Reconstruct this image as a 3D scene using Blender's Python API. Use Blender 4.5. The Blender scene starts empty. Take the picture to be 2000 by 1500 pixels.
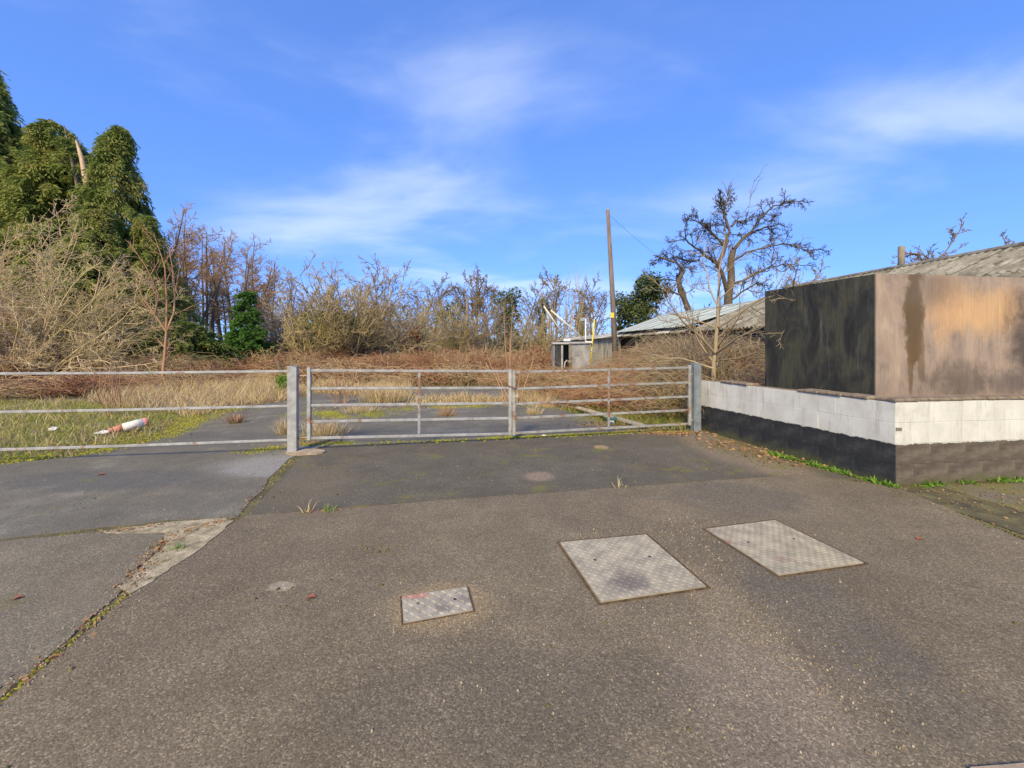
import bpy, bmesh, math, random
import numpy as np
from mathutils import Vector, Matrix

# ------------------------------------------------------------------ camera, sky, sun, exposure
scene = bpy.context.scene
COL = scene.collection
F, HZ, CH = 790.0, 680.0, 1.5        # focal length in photo pixels, horizon row, camera height
cam_d = bpy.data.cameras.new("camera")
cam = bpy.data.objects.new("camera", cam_d)
COL.objects.link(cam)
cam.location = (0, 0, CH)
cam.rotation_euler = (math.radians(90), 0, 0)
cam_d.sensor_width = 36
cam_d.lens = F / 2000 * 36
cam_d.shift_y = -70 / 2000
cam_d.clip_start = 0.05
cam_d.clip_end = 4000
scene.camera = cam

SUN_AZ, SUN_EL = math.radians(197), math.radians(37)   # azimuth clockwise from +Y (behind, to the right)
world = bpy.data.worlds.new("World")
scene.world = world
world.use_nodes = True
sun_d = bpy.data.lights.new("sun", 'SUN')
sun_d.energy = 4.1
sun_d.angle = math.radians(12)
sun_d.color = (1.0, 0.83, 0.46)
sun = bpy.data.objects.new("sun", sun_d)
COL.objects.link(sun)
S = Vector((math.sin(SUN_AZ) * math.cos(SUN_EL), math.cos(SUN_AZ) * math.cos(SUN_EL), math.sin(SUN_EL)))
sun.rotation_euler = S.to_track_quat('Z', 'Y').to_euler()
sun.location = (-3, -8, 12)
vs = scene.view_settings
vs.view_transform = 'Standard'
vs.look = 'None'
vs.exposure = 0.5
vs.gamma = 1.0
vs.use_curve_mapping = False


# ------------------------------------------------------------------ node helpers
class NT:
    def __init__(self, tree):
        self.t = tree

    def add(self, kind, ins=None, **attrs):
        n = self.t.nodes.new(kind)
        for k, v in attrs.items():
            setattr(n, k, v)
        for k, v in (ins or {}).items():
            s = n.inputs[k]
            if hasattr(v, 'is_output'):
                self.t.links.new(v, s)
            else:
                s.default_value = v
        return n

    def math(self, op, a, b=0.0, clamp=False):
        return self.add('ShaderNodeMath', {0: a, 1: b}, operation=op, use_clamp=clamp).outputs[0]

    def vmath(self, op, a, b=(0, 0, 0)):
        n = self.add('ShaderNodeVectorMath', {0: a, 1: b}, operation=op)
        return n.outputs[1] if op in ('LENGTH', 'DOT_PRODUCT', 'DISTANCE') else n.outputs[0]

    def noise(self, vec, scale, detail=4.0, rough=0.55, dist=0.0):
        return self.add('ShaderNodeTexNoise', {'Vector': vec, 'Scale': scale, 'Detail': detail,
                                               'Roughness': rough, 'Distortion': dist}).outputs['Fac']

    def ramp(self, fac, stops, interp='LINEAR'):
        n = self.add('ShaderNodeValToRGB', {'Fac': fac})
        r = n.color_ramp
        r.interpolation = interp
        while len(r.elements) < len(stops):
            r.elements.new(0.5)
        for e, (p, c) in zip(r.elements, stops):
            e.position = p
            e.color = (c, c, c, 1) if isinstance(c, (int, float)) else (*c, 1)
        return n.outputs['Color']

    def mix(self, fac, a, b, mode='MIX'):
        def c(v):
            return v if hasattr(v, 'is_output') else (*v, 1)
        return self.add('ShaderNodeMix', {0: fac, 6: c(a), 7: c(b)}, data_type='RGBA', blend_type=mode).outputs[2]

    def smooth(self, v, a, b):
        return self.add('ShaderNodeMapRange', {0: v, 1: a, 2: b, 3: 0.0, 4: 1.0},
                        interpolation_type='SMOOTHSTEP').outputs[0]

    def mapping(self, vec, loc=(0, 0, 0), rot=(0, 0, 0), scale=(1, 1, 1)):
        return self.add('ShaderNodeMapping', {'Vector': vec, 'Location': loc, 'Rotation': rot, 'Scale': scale}).outputs[0]


# sky: physical sky plus thin drifting cirrus, all in direction space
w = NT(world.node_tree)
world.node_tree.nodes.clear()
sky = w.add('ShaderNodeTexSky')
sky.sky_type = 'NISHITA'
sky.sun_disc = False
sky.sun_elevation = SUN_EL
sky.sun_rotation = SUN_AZ
sky.air_density = 1.0
sky.dust_density = 0.3
sky.ozone_density = 2.5
tc = w.add('ShaderNodeTexCoord').outputs['Generated']
sep = w.add('ShaderNodeSeparateXYZ', {0: tc})
zc = w.math('MAXIMUM', sep.outputs[2], 0.0)
den = w.math('ADD', zc, 0.16)
px = w.math('DIVIDE', sep.outputs[0], den)
py = w.math('DIVIDE', sep.outputs[1], den)
plane = w.add('ShaderNodeCombineXYZ', {0: px, 1: py, 2: 0.0}).outputs[0]
streak = w.mapping(plane, loc=(3.1, 1.7, 0), rot=(0, 0, math.radians(-20)), scale=(0.8, 1.35, 1))
n1 = w.noise(streak, 1.0, 7.0, 0.52, 0.35)
n2 = w.noise(w.mapping(plane, loc=(5.2, 0.4, 0), scale=(0.5, 0.5, 1)), 1.1, 2.0, 0.5)
cl = w.math('MULTIPLY', w.smooth(n1, 0.42, 0.74), w.smooth(n2, 0.34, 0.60))
cl = w.math('MULTIPLY', cl, 0.5)
skyc = w.add('ShaderNodeGamma', {'Color': sky.outputs[0], 'Gamma': 0.55}).outputs[0]
skyc = w.mix(1.0, skyc, (0.86, 1.47, 3.0), 'MULTIPLY')
skyc = w.mix(cl, skyc, (6.0, 6.6, 7.4))
bg = w.add('ShaderNodeBackground', {'Color': skyc, 'Strength': 0.12})
out = w.add('ShaderNodeOutputWorld', {'Surface': bg.outputs[0]})

# ------------------------------------------------------------------ geometry helpers
R = random.Random(7)
RN = np.random.default_rng(7)


def G(x, y, h=0.0):
    """photo pixel -> point of the level plane z = h"""
    k = (CH - h) / (y - HZ)
    return ((x - 1000) * k, F * k, h)


def W(x, y, Y):
    """photo pixel at a known depth"""
    return ((x - 1000) * Y / F, Y, CH - (y - HZ) * Y / F)


def mesh_np(name, V, quads=None, tris=None, smooth=False):
    V = np.asarray(V, dtype=np.float32).reshape(-1, 3)
    q = np.zeros((0, 4), np.int32) if quads is None else np.asarray(quads, np.int32).reshape(-1, 4)
    t = np.zeros((0, 3), np.int32) if tris is None else np.asarray(tris, np.int32).reshape(-1, 3)
    me = bpy.data.meshes.new(name)
    me.vertices.add(len(V))
    me.vertices.foreach_set("co", V.ravel())
    loops = np.concatenate([q.ravel(), t.ravel()])
    me.loops.add(len(loops))
    me.loops.foreach_set("vertex_index", loops)
    me.polygons.add(len(q) + len(t))
    starts = np.concatenate([np.arange(len(q)) * 4, len(q) * 4 + np.arange(len(t)) * 3]).astype(np.int32)
    me.polygons.foreach_set("loop_start", starts)
    if smooth:
        me.polygons.foreach_set("use_smooth", np.ones(len(starts), dtype=bool))
    me.update(calc_edges=True)
    return me


class MB:
    """mesh collector: boxes, bars, tubes, polygons"""
    def __init__(self):
        self.v, self.f = [], []

    def add(self, vs_, fs_):
        o = len(self.v)
        self.v += [tuple(p) for p in vs_]
        self.f += [tuple(i + o for i in f) for f in fs_]
        return self

    def box(self, a, b):
        x0, y0, z0 = a
        x1, y1, z1 = b
        return self.add([(x0, y0, z0), (x1, y0, z0), (x1, y1, z0), (x0, y1, z0),
                         (x0, y0, z1), (x1, y0, z1), (x1, y1, z1), (x0, y1, z1)],
                        [(3, 2, 1, 0), (4, 5, 6, 7), (0, 1, 5, 4), (1, 2, 6, 5), (2, 3, 7, 6), (3, 0, 4, 7)])

    def bar(self, p, q, w_, h_, c=0.004, up=(0, 0, 1)):
        p, q = Vector(p), Vector(q)
        d = (q - p).normalized()
        u = Vector(up)
        if abs(d.dot(u)) > 0.95:
            u = Vector((0, 1, 0))
        s = d.cross(u).normalized()
        n = s.cross(d)
        a, b = w_ / 2, h_ / 2
        prof = [(-a + c, -b), (a - c, -b), (a, -b + c), (a, b - c), (a - c, b), (-a + c, b), (-a, b - c), (-a, -b + c)]
        vs_ = [p + s * x + n * y for x, y in prof] + [q + s * x + n * y for x, y in prof]
        return self.add(vs_, [(i, (i + 1) % 8, 8 + (i + 1) % 8, 8 + i) for i in range(8)] +
                        [tuple(range(7, -1, -1)), tuple(range(8, 16))])

    def tube(self, pts, rad, n=8):
        pts = [Vector(p) for p in pts]
        rad = rad if isinstance(rad, (list, tuple)) else [rad] * len(pts)
        o = len(self.v)
        ref = None
        for i, p in enumerate(pts):
            d = (pts[min(i + 1, len(pts) - 1)] - pts[max(i - 1, 0)]).normalized()
            if ref is None:
                ref = Vector((0, 0, 1)) if abs(d.z) < 0.9 else Vector((1, 0, 0))
            a = d.cross(ref).normalized()
            b = a.cross(d)
            for k in range(n):
                t = 2 * math.pi * k / n
                self.v.append(tuple(p + (a * math.cos(t) + b * math.sin(t)) * rad[i]))
        for i in range(len(pts) - 1):
            for k in range(n):
                self.f.append((o + i * n + k, o + i * n + (k + 1) % n, o + (i + 1) * n + (k + 1) % n, o + (i + 1) * n + k))
        self.f.append(tuple(o + k for k in range(n - 1, -1, -1)))
        self.f.append(tuple(o + (len(pts) - 1) * n + k for k in range(n)))
        return self

    def prism(self, poly, z0, z1):
        n = len(poly)
        return self.add([(p[0], p[1], z0) for p in poly] + [(p[0], p[1], z1) for p in poly],
                        [tuple(range(n - 1, -1, -1)), tuple(range(n, 2 * n))] +
                        [(i, (i + 1) % n, n + (i + 1) % n, n + i) for i in range(n)])

    def mesh(self, name, smooth=False, origin=(0, 0, 0)):
        me = bpy.data.meshes.new(name)
        ox, oy, oz = origin
        me.from_pydata([(x - ox, y - oy, z - oz) for x, y, z in self.v], [], self.f)
        bm = bmesh.new()
        bm.from_mesh(me)
        bmesh.ops.recalc_face_normals(bm, faces=bm.faces)
        bm.to_mesh(me)
        bm.free()
        if smooth:
            for p in me.polygons:
                p.use_smooth = True
        me.update()
        return me


def obj(name, me, mat=None, parent=None, loc=None, kind=None):
    o = bpy.data.objects.new(name, me)
    COL.objects.link(o)
    if mat is not None and me is not None and len(me.materials) == 0:
        me.materials.append(mat)
    if parent is not None:
        o.parent = parent
    if loc is not None:
        o.location = loc
    if kind:
        o["kind"] = kind
    return o


def tag(o, label, cat, group=None, kind=None):
    o["label"] = label
    o["category"] = cat
    if group:
        o["group"] = group
    if kind:
        o["kind"] = kind
    return o


def thing(name, label, cat, loc=(0, 0, 0), rz=0.0, group=None):
    o = obj(name, None, loc=loc)
    o.rotation_euler[2] = rz
    return tag(o, label, cat, group)


def part(name, mb, mat, parent, smooth=False):
    """mesh given in world coordinates, stored relative to its parent (parents are unrotated)"""
    org = Vector((0, 0, 0))
    q = parent
    while q is not None:
        org += q.location
        q = q.parent
    return obj(name, mb.mesh(name, smooth, org), mat, parent)


def tubes_np(branches, sides=3):
    """branches: (list of points, list of radii) -> V, quads"""
    groups = {}
    for pts, rad in branches:
        groups.setdefault(len(pts), []).append((pts, rad))
    Vs, Qs, off = [], [], 0
    ang = np.arange(sides) * 2 * math.pi / sides
    ca, sa = np.cos(ang), np.sin(ang)
    for n, lst in groups.items():
        P = np.array([b[0] for b in lst], dtype=np.float64)
        Rr = np.array([b[1] for b in lst], dtype=np.float64)
        B = len(lst)
        T = np.empty_like(P)
        T[:, 1:-1] = P[:, 2:] - P[:, :-2]
        T[:, 0] = P[:, 1] - P[:, 0]
        T[:, -1] = P[:, -1] - P[:, -2]
        T /= np.linalg.norm(T, axis=2, keepdims=True) + 1e-9
        ref = np.where(np.abs(T[:, :1, 2:3]) < 0.85, np.array([0, 0, 1.0]), np.array([1.0, 0, 0]))
        A = np.cross(T, np.broadcast_to(ref, T.shape))
        A /= np.linalg.norm(A, axis=2, keepdims=True) + 1e-9
        Bn = np.cross(T, A)
        ring = P[:, :, None, :] + Rr[:, :, None, None] * (A[:, :, None, :] * ca[None, None, :, None] + Bn[:, :, None, :] * sa[None, None, :, None])
        Vs.append(ring.reshape(-1, 3))
        base = off + (np.arange(B)[:, None, None] * n + np.arange(n - 1)[None, :, None]) * sides
        k = np.arange(sides)[None, None, :]
        k2 = (k + 1) % sides
        Qs.append(np.stack([base + k, base + k2, base + sides + k2, base + sides + k], axis=-1).reshape(-1, 4))
        off += B * n * sides
    return np.concatenate(Vs), np.concatenate(Qs)


def tube_mesh(name, branches, sides=3, smooth=True):
    V, Q = tubes_np(branches, sides)
    return mesh_np(name, V, quads=Q, smooth=smooth)


def unit(a):
    return a / (np.linalg.norm(a, axis=-1, keepdims=True) + 1e-9)


def leaf_np(C, D, L, Wd, rng=RN, fold=0.0):
    """diamond leaves at C along D"""
    n = len(C)
    D = unit(D)
    s = unit(np.cross(D, rng.normal(size=(n, 3))))
    L = np.broadcast_to(np.asarray(L), (n,))[:, None]
    Wd = np.broadcast_to(np.asarray(Wd), (n,))[:, None]
    V = np.stack([C, C + D * L * 0.45 + s * Wd, C + D * L, C + D * L * 0.45 - s * Wd], axis=1).reshape(-1, 3)
    return V, np.arange(n * 4).reshape(-1, 4)


def blade_np(C, D, L, Wd, bend=0.35, rng=RN):
    """two-segment tapering grass blades"""
    n = len(C)
    D = unit(D)
    s = rng.normal(size=(n, 3))
    s[:, 2] = 0
    s = unit(s)
    L = np.broadcast_to(np.asarray(L), (n,))[:, None]
    Wd = np.broadcast_to(np.asarray(Wd), (n,))[:, None]
    h = rng.normal(size=(n, 3))
    h[:, 2] = -0.5
    mid = C + D * L * 0.55
    tip = C + D * L + unit(h) * L * bend
    V = np.stack([C - s * Wd, C + s * Wd, mid + s * Wd * 0.7, mid - s * Wd * 0.7, tip], axis=1).reshape(-1, 3)
    b = np.arange(n)[:, None] * 5
    return V, b + np.array([[0, 1, 2, 3]]), b + np.array([[3, 2, 4]])


def dome_np(C, r, h, sides=6, rng=RN, jag=0.35):
    n = len(C)
    r = np.broadcast_to(np.asarray(r), (n,))[:, None]
    h = np.broadcast_to(np.asarray(h), (n,))[:, None]
    a = np.arange(sides) * 2 * math.pi / sides + rng.uniform(0, 6, (n, 1))
    rr = r * (1 + jag * rng.uniform(-1, 1, (n, sides)))
    def ring(k, z):
        return np.stack([C[:, :1] + rr * k * np.cos(a), C[:, 1:2] + rr * k * np.sin(a), np.broadcast_to(C[:, 2:3] + z, rr.shape)], axis=2)
    V = np.concatenate([ring(1.0, -0.004), ring(0.72, h * 0.72), (C + np.concatenate([0 * h, 0 * h, h], 1))[:, None, :]], axis=1).reshape(-1, 3)
    b = np.arange(n)[:, None, None] * (2 * sides + 1)
    k = np.arange(sides)[None, :, None]
    k2 = (k + 1) % sides
    Q = np.concatenate([b + k, b + k2, b + sides + k2, b + sides + k], axis=2).reshape(-1, 4)
    T = np.concatenate([b + sides + k, b + sides + k2, b + 2 * sides + 0 * k], axis=2).reshape(-1, 3)
    return V, Q, T


def merge(*parts):
    """(V, quads, tris) tuples"""
    Vs, Qs, Ts, o = [], [], [], 0
    for p in parts:
        V, Q = p[0], p[1]
        T = p[2] if len(p) > 2 else None
        Vs.append(V)
        if Q is not None and len(Q):
            Qs.append(np.asarray(Q) + o)
        if T is not None and len(T):
            Ts.append(np.asarray(T) + o)
        o += len(V)
    return (np.concatenate(Vs), np.concatenate(Qs) if Qs else None, np.concatenate(Ts) if Ts else None)


# ------------------------------------------------------------------ materials
def new_mat(name):
    m = bpy.data.materials.new(name)
    m.use_nodes = True
    t = NT(m.node_tree)
    b = m.node_tree.nodes['Principled BSDF']
    return m, t, b


def island_mat(name, cols, rough=0.75, nscale=0.0, namp=0.0, trans=0.0, spec=0.25):
    """every twig, blade or leaf gets its own tone"""
    m, t, b = new_mat(name)
    g = t.add('ShaderNodeNewGeometry')
    f = g.outputs['Random Per Island']
    if namp:
        nz = t.noise(g.outputs['Position'], nscale, 3.0)
        f = t.math('ADD', t.math('MULTIPLY', f, 1 - namp), t.math('MULTIPLY', t.smooth(nz, 0.3, 0.7), namp))
    n = len(cols)
    c = t.ramp(f, [(i / (n - 1), col) for i, col in enumerate(cols)])
    m.node_tree.links.new(c, b.inputs['Base Color'])
    b.inputs['Roughness'].default_value = rough
    b.inputs['Specular IOR Level'].default_value = spec
    if trans:
        o = m.node_tree.nodes['Material Output']
        tr = t.add('ShaderNodeBsdfTranslucent', {'Color': c})
        mx = t.add('ShaderNodeMixShader', {0: trans, 1: b.outputs[0], 2: tr.outputs[0]})
        m.node_tree.links.new(mx.outputs[0], o.inputs['Surface'])
    return m


def noise_mat(name, stops, scale=6.0, stretch=(1, 1, 1), rough=0.8, bump=0.15, detail=6.0, metal=0.0, second=None, bscale=None, spec=0.4):
    """stained surface in object space; second = (colour, scale, lo, hi, stretch)"""
    m, t, b = new_mat(name)
    v = t.add('ShaderNodeTexCoord').outputs['Object']
    n = t.noise(t.mapping(v, scale=stretch), scale, detail, 0.62)
    c = t.ramp(n, stops)
    if second:
        col, sc, lo, hi, st = second
        n2 = t.noise(t.mapping(v, loc=(3, 7, 1), scale=st), sc, 6.0, 0.65)
        c = t.mix(t.smooth(n2, lo, hi), c, col)
    m.node_tree.links.new(c, b.inputs['Base Color'])
    b.inputs['Roughness'].default_value = rough
    b.inputs['Metallic'].default_value = metal
    b.inputs['Specular IOR Level'].default_value = spec
    if bump:
        nb = t.noise(v, bscale or scale * 6, 5.0, 0.6)
        bp = t.add('ShaderNodeBump', {'Height': nb, 'Strength': bump, 'Distance': 0.02})
        m.node_tree.links.new(bp.outputs[0], b.inputs['Normal'])
    return m


def asphalt_mat(name, dark, mid, light, warm=(0.20, 0.15, 0.105), speck=0.5, blobs=(), moss=0.0):
    """weathered tarmac; blobs = (cx, cy, rx, ry, colour, amount) are worn or stained spots of their own"""
    m, t, b = new_mat(name)
    P = t.add('ShaderNodeNewGeometry').outputs['Position']
    big = t.noise(P, 0.55, 5.0, 0.6, 0.4)
    med = t.noise(t.mapping(P, loc=(9, 2, 0)), 2.7, 6.0, 0.65)
    f = t.math('ADD', t.math('MULTIPLY', big, 0.55), t.math('MULTIPLY', med, 0.45))
    c = t.ramp(f, [(0.30, dark), (0.52, mid), (0.72, light)])
    for cx, cy, rx, ry, col, amt in blobs:
        d = t.vmath('MULTIPLY', t.vmath('SUBTRACT', P, (cx, cy, 0)), (1 / rx, 1 / ry, 0))
        ln = t.math('ADD', t.vmath('LENGTH', d), t.math('MULTIPLY', t.math('SUBTRACT', med, 0.5), 1.1))
        msk = t.math('MULTIPLY', t.math('SUBTRACT', 1.0, t.smooth(ln, 0.55, 1.12)), amt)
        c = t.mix(msk, c, col)
    # aggregate
    vor = t.add('ShaderNodeTexVoronoi', {'Vector': P, 'Scale': 135.0, 'Randomness': 1.0})
    vr = t.add('ShaderNodeSeparateColor', {0: vor.outputs['Color']})
    tone = t.ramp(vr.outputs[0], [(0.0, 0.50), (0.5, 0.95), (0.86, 1.2), (1.0, 2.1)])
    c = t.mix(speck, c, t.mix(1.0, c, tone, 'MULTIPLY'))
    fine = t.noise(P, 260.0, 2.0, 0.7)
    c = t.mix(0.55, c, t.mix(1.0, c, t.ramp(fine, [(0.3, 0.35), (0.7, 1.65)]), 'MULTIPLY'))
    pale = t.math('MULTIPLY', t.smooth(vr.outputs[1], 0.93, 0.97), t.smooth(med, 0.35, 0.65))
    c = t.mix(t.math('MULTIPLY', pale, 0.5), c, (0.38, 0.31, 0.22))
    dirt = t.math('MULTIPLY', t.smooth(t.noise(t.mapping(P, loc=(2, 5, 0)), 0.9, 7.0, 0.7), 0.54, 0.72), 0.40)
    c = t.mix(dirt, c, warm)
    if moss:
        mo = t.smooth(t.noise(t.mapping(P, loc=(12, 1, 0)), 1.9, 8.0, 0.75), 0.60 - 0.1 * moss, 0.72 - 0.1 * moss)
        c = t.mix(t.math('MULTIPLY', mo, 0.75), c, (0.16, 0.15, 0.035))
    m.node_tree.links.new(c, b.inputs['Base Color'])
    b.inputs['Roughness'].default_value = 0.82
    b.inputs['Specular IOR Level'].default_value = 0.3
    hgt = t.math('ADD', t.math('MULTIPLY', vor.outputs['Distance'], -1.0), t.math('MULTIPLY', fine, 0.5))
    bp = t.add('ShaderNodeBump', {'Height': hgt, 'Strength': 0.32, 'Distance': 0.006})
    m.node_tree.links.new(bp.outputs[0], b.inputs['Normal'])
    return m


def steel_mat(name, rust=0.45, base=(0.33, 0.325, 0.315), rough=0.5, blobs=()):
    m, t, b = new_mat(name)
    v = t.add('ShaderNodeNewGeometry').outputs['Position']
    n = t.noise(v, 9.0, 6.0, 0.6)
    c = t.mix(t.smooth(n, 0.3, 0.7), tuple(x * 0.78 for x in base), tuple(min(1, x * 1.25) for x in base))
    r = t.noise(t.mapping(v, loc=(4, 1, 2)), 5.5, 8.0, 0.72)
    lo = 0.70 - 0.35 * rust
    msk = t.smooth(r, lo, lo + 0.09)
    rc = t.ramp(t.noise(v, 30.0, 4.0), [(0.3, (0.16, 0.075, 0.035)), (0.7, (0.36, 0.17, 0.08))])
    c = t.mix(t.math('MULTIPLY', msk, 0.9), c, rc)
    for cx, cy, rx, ry, col, amt in blobs:
        d = t.vmath('MULTIPLY', t.vmath('SUBTRACT', v, (cx, cy, 0)), (1 / rx, 1 / ry, 0))
        ln = t.math('ADD', t.vmath('LENGTH', d), t.math('MULTIPLY', t.math('SUBTRACT', n, 0.5), 1.0))
        c = t.mix(t.math('MULTIPLY', t.math('SUBTRACT', 1.0, t.smooth(ln, 0.4, 1.15)), amt), c, col)
    m.node_tree.links.new(c, b.inputs['Base Color'])
    b.inputs['Roughness'].default_value = rough
    b.inputs['Metallic'].default_value = 0.0 if 'plate' in name else 0.15
    bp = t.add('ShaderNodeBump', {'Height': r, 'Strength': 0.15, 'Distance': 0.01})
    m.node_tree.links.new(bp.outputs[0], b.inputs['Normal'])
    return m


MAT = {}
TAN = (0.235, 0.178, 0.108)
MAT['apron'] = asphalt_mat('apron tarmac', (0.120, 0.094, 0.060), (0.172, 0.137, 0.089), (0.224, 0.180, 0.118), speck=0.75, blobs=[
    (-0.42, 2.37, 0.36, 0.26, (0.27, 0.20, 0.115), 0.85), (1.02, 2.75, 0.30, 0.12, TAN, 0.4), (1.22, 2.15, 0.20, 0.75, (0.235, 0.185, 0.12), 0.5),
    (1.35, 3.75, 0.34, 0.32, TAN, 0.4), (1.05, 1.72, 0.4, 0.5, (0.23, 0.185, 0.14), 0.45), (1.75, 2.3, 0.32, 0.9, (0.118, 0.102, 0.078), 0.6),
    (0.1, 1.75, 0.9, 0.35, (0.118, 0.099, 0.072), 0.5), (2.3, 4.1, 0.7, 0.5, (0.118, 0.103, 0.08), 0.6), (-1.45, 2.55, 0.10, 0.06, (0.36, 0.30, 0.22), 0.7)])
MAT['entry'] = asphalt_mat('entry tarmac', (0.083, 0.070, 0.050), (0.112, 0.096, 0.069), (0.150, 0.129, 0.094), speck=0.55, blobs=[
    (0.32, 4.76, 0.22, 0.20, (0.27, 0.20, 0.15), 0.75), (1.35, 6.12, 0.13, 0.16, (0.36, 0.25, 0.13), 0.85), (-2.2, 4.4, 0.5, 0.7, (0.16, 0.125, 0.085), 0.45),
    (3.2, 6.1, 0.55, 1.5, (0.22, 0.17, 0.125), 0.75), (3.4, 5.1, 0.35, 0.6, (0.24, 0.18, 0.12), 0.6)], moss=0.6)
MAT['yard'] = asphalt_mat('yard tarmac', (0.104, 0.093, 0.072), (0.150, 0.135, 0.104), (0.27, 0.247, 0.195), speck=0.5, blobs=[
    (-3.0, 5.2, 0.9, 0.55, (0.29, 0.275, 0.255), 0.7), (-4.6, 4.6, 1.4, 0.4, (0.10, 0.096, 0.092), 0.6)], moss=0.2)
MAT['old_slab'] = asphalt_mat('old slab', (0.120, 0.101, 0.070), (0.175, 0.148, 0.104), (0.23, 0.196, 0.138), speck=0.65, moss=0.15)
MAT['margin'] = asphalt_mat('mossy margin', (0.10, 0.085, 0.06), (0.155, 0.13, 0.095), (0.22, 0.185, 0.13), speck=0.9, moss=1.6)
MAT['sand'] = noise_mat('crumbled bedding', [(0.3, (0.17, 0.135, 0.085)), (0.5, (0.34, 0.28, 0.18)), (0.7, (0.52, 0.44, 0.30))], 11, rough=0.95, bump=0.6, second=((0.17, 0.14, 0.05), 5.0, 0.58, 0.68, (1, 1, 1)))
MAT['concrete'] = noise_mat('footing concrete', [(0.3, (0.24, 0.18, 0.12)), (0.55, (0.36, 0.28, 0.20)), (0.75, (0.45, 0.36, 0.27))], 8, rough=0.9, bump=0.35)
MAT['soil'] = noise_mat('joint soil', [(0.3, (0.05, 0.04, 0.025)), (0.5, (0.10, 0.085, 0.04)), (0.7, (0.17, 0.15, 0.06))], 5, rough=0.95, bump=0.5)
MAT['steel'] = steel_mat('galvanised steel', 0.38)
MAT['steel_clean'] = steel_mat('galvanised post steel', 0.04, (0.34, 0.335, 0.325))
MAT['steel_blue'] = steel_mat('painted blue-grey steel', 0.22, (0.19, 0.22, 0.25))
MAT['steel_rusty'] = steel_mat('rusty flat bar', 0.72, (0.30, 0.31, 0.33))
MAT['chain'] = steel_mat('rusty chain', 0.9, (0.3, 0.2, 0.15))
MAT['plate'] = steel_mat('chequer plate', 0.06, (0.33, 0.285, 0.20), 0.5, [(0.75, 2.58, 0.15, 0.12, (0.13, 0.105, 0.08), 0.8), (1.62, 3.3, 0.25, 0.06, (0.22, 0.17, 0.13), 0.4), (1.66, 3.12, 0.05, 0.05, (0.26, 0.13, 0.10), 0.6), (1.9, 2.85, 0.06, 0.05, (0.25, 0.15, 0.12), 0.6)])
MAT['plate_bright'] = steel_mat('small chequer plate', 0.15, (0.33, 0.29, 0.22), 0.45, [(-0.60, 2.44, 0.13, 0.035, (0.42, 0.19, 0.13), 0.8), (-0.40, 2.32, 0.06, 0.04, (0.17, 0.14, 0.11), 0.7), (-0.27, 2.4, 0.07, 0.05, (0.20, 0.165, 0.13), 0.7)])
MAT['rust_frame'] = noise_mat('dirt-filled rusty frame', [(0.3, (0.06, 0.042, 0.028)), (0.7, (0.17, 0.115, 0.07))], 20, rough=0.95, bump=0.3, spec=0.1)
MAT['red_paint'] = noise_mat('red spray paint', [(0.3, (0.45, 0.08, 0.07)), (0.7, (0.65, 0.14, 0.12))], 20, bump=0)


def ground_mat():
    m, t, b = new_mat('field')
    P = t.add('ShaderNodeNewGeometry').outputs['Position']
    n = t.noise(P, 0.35, 6.0, 0.65)
    n2 = t.noise(P, 3.0, 6.0, 0.7)
    f = t.math('ADD', t.math('MULTIPLY', n, 0.5), t.math('MULTIPLY', n2, 0.5))
    c = t.ramp(f, [(0.32, (0.10, 0.07, 0.035)), (0.46, (0.20, 0.15, 0.075)), (0.54, (0.15, 0.145, 0.05)), (0.68, (0.28, 0.22, 0.12))])
    m.node_tree.links.new(c, b.inputs['Base Color'])
    b.inputs['Roughness'].default_value = 0.95
    bp = t.add('ShaderNodeBump', {'Height': n2, 'Strength': 0.6, 'Distance': 0.05})
    m.node_tree.links.new(bp.outputs[0], b.inputs['Normal'])
    return m


MAT['ground'] = ground_mat()


def white_wall_mat():
    m, t, b = new_mat('old white masonry paint')
    v = t.add('ShaderNodeNewGeometry').outputs['Position']
    n = t.noise(v, 3.5, 6.0, 0.6)
    c = t.ramp(n, [(0.3, (0.50, 0.485, 0.435)), (0.6, (0.615, 0.605, 0.56))])
    st = t.noise(t.mapping(v, scale=(7, 7, 1.0)), 1.6, 8.0, 0.72)
    c = t.mix(t.math('MULTIPLY', t.smooth(st, 0.50, 0.74), 0.55), c, (0.30, 0.27, 0.21))
    pa = t.noise(t.mapping(v, loc=(5, 5, 5)), 2.2, 9.0, 0.75)
    c = t.mix(t.math('MULTIPLY', t.smooth(pa, 0.55, 0.68), 0.4), c, (0.36, 0.33, 0.26))
    sp = t.noise(v, 38.0, 5.0, 0.8)
    c = t.mix(t.math('MULTIPLY', t.smooth(sp, 0.62, 0.72), 0.45), c, (0.33, 0.30, 0.25))
    m.node_tree.links.new(c, b.inputs['Base Color'])
    b.inputs['Roughness'].default_value = 0.75
    bp = t.add('ShaderNodeBump', {'Height': t.noise(v, 60.0, 5.0, 0.65), 'Strength': 0.35, 'Distance': 0.006})
    m.node_tree.links.new(bp.outputs[0], b.inputs['Normal'])
    return m


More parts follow.
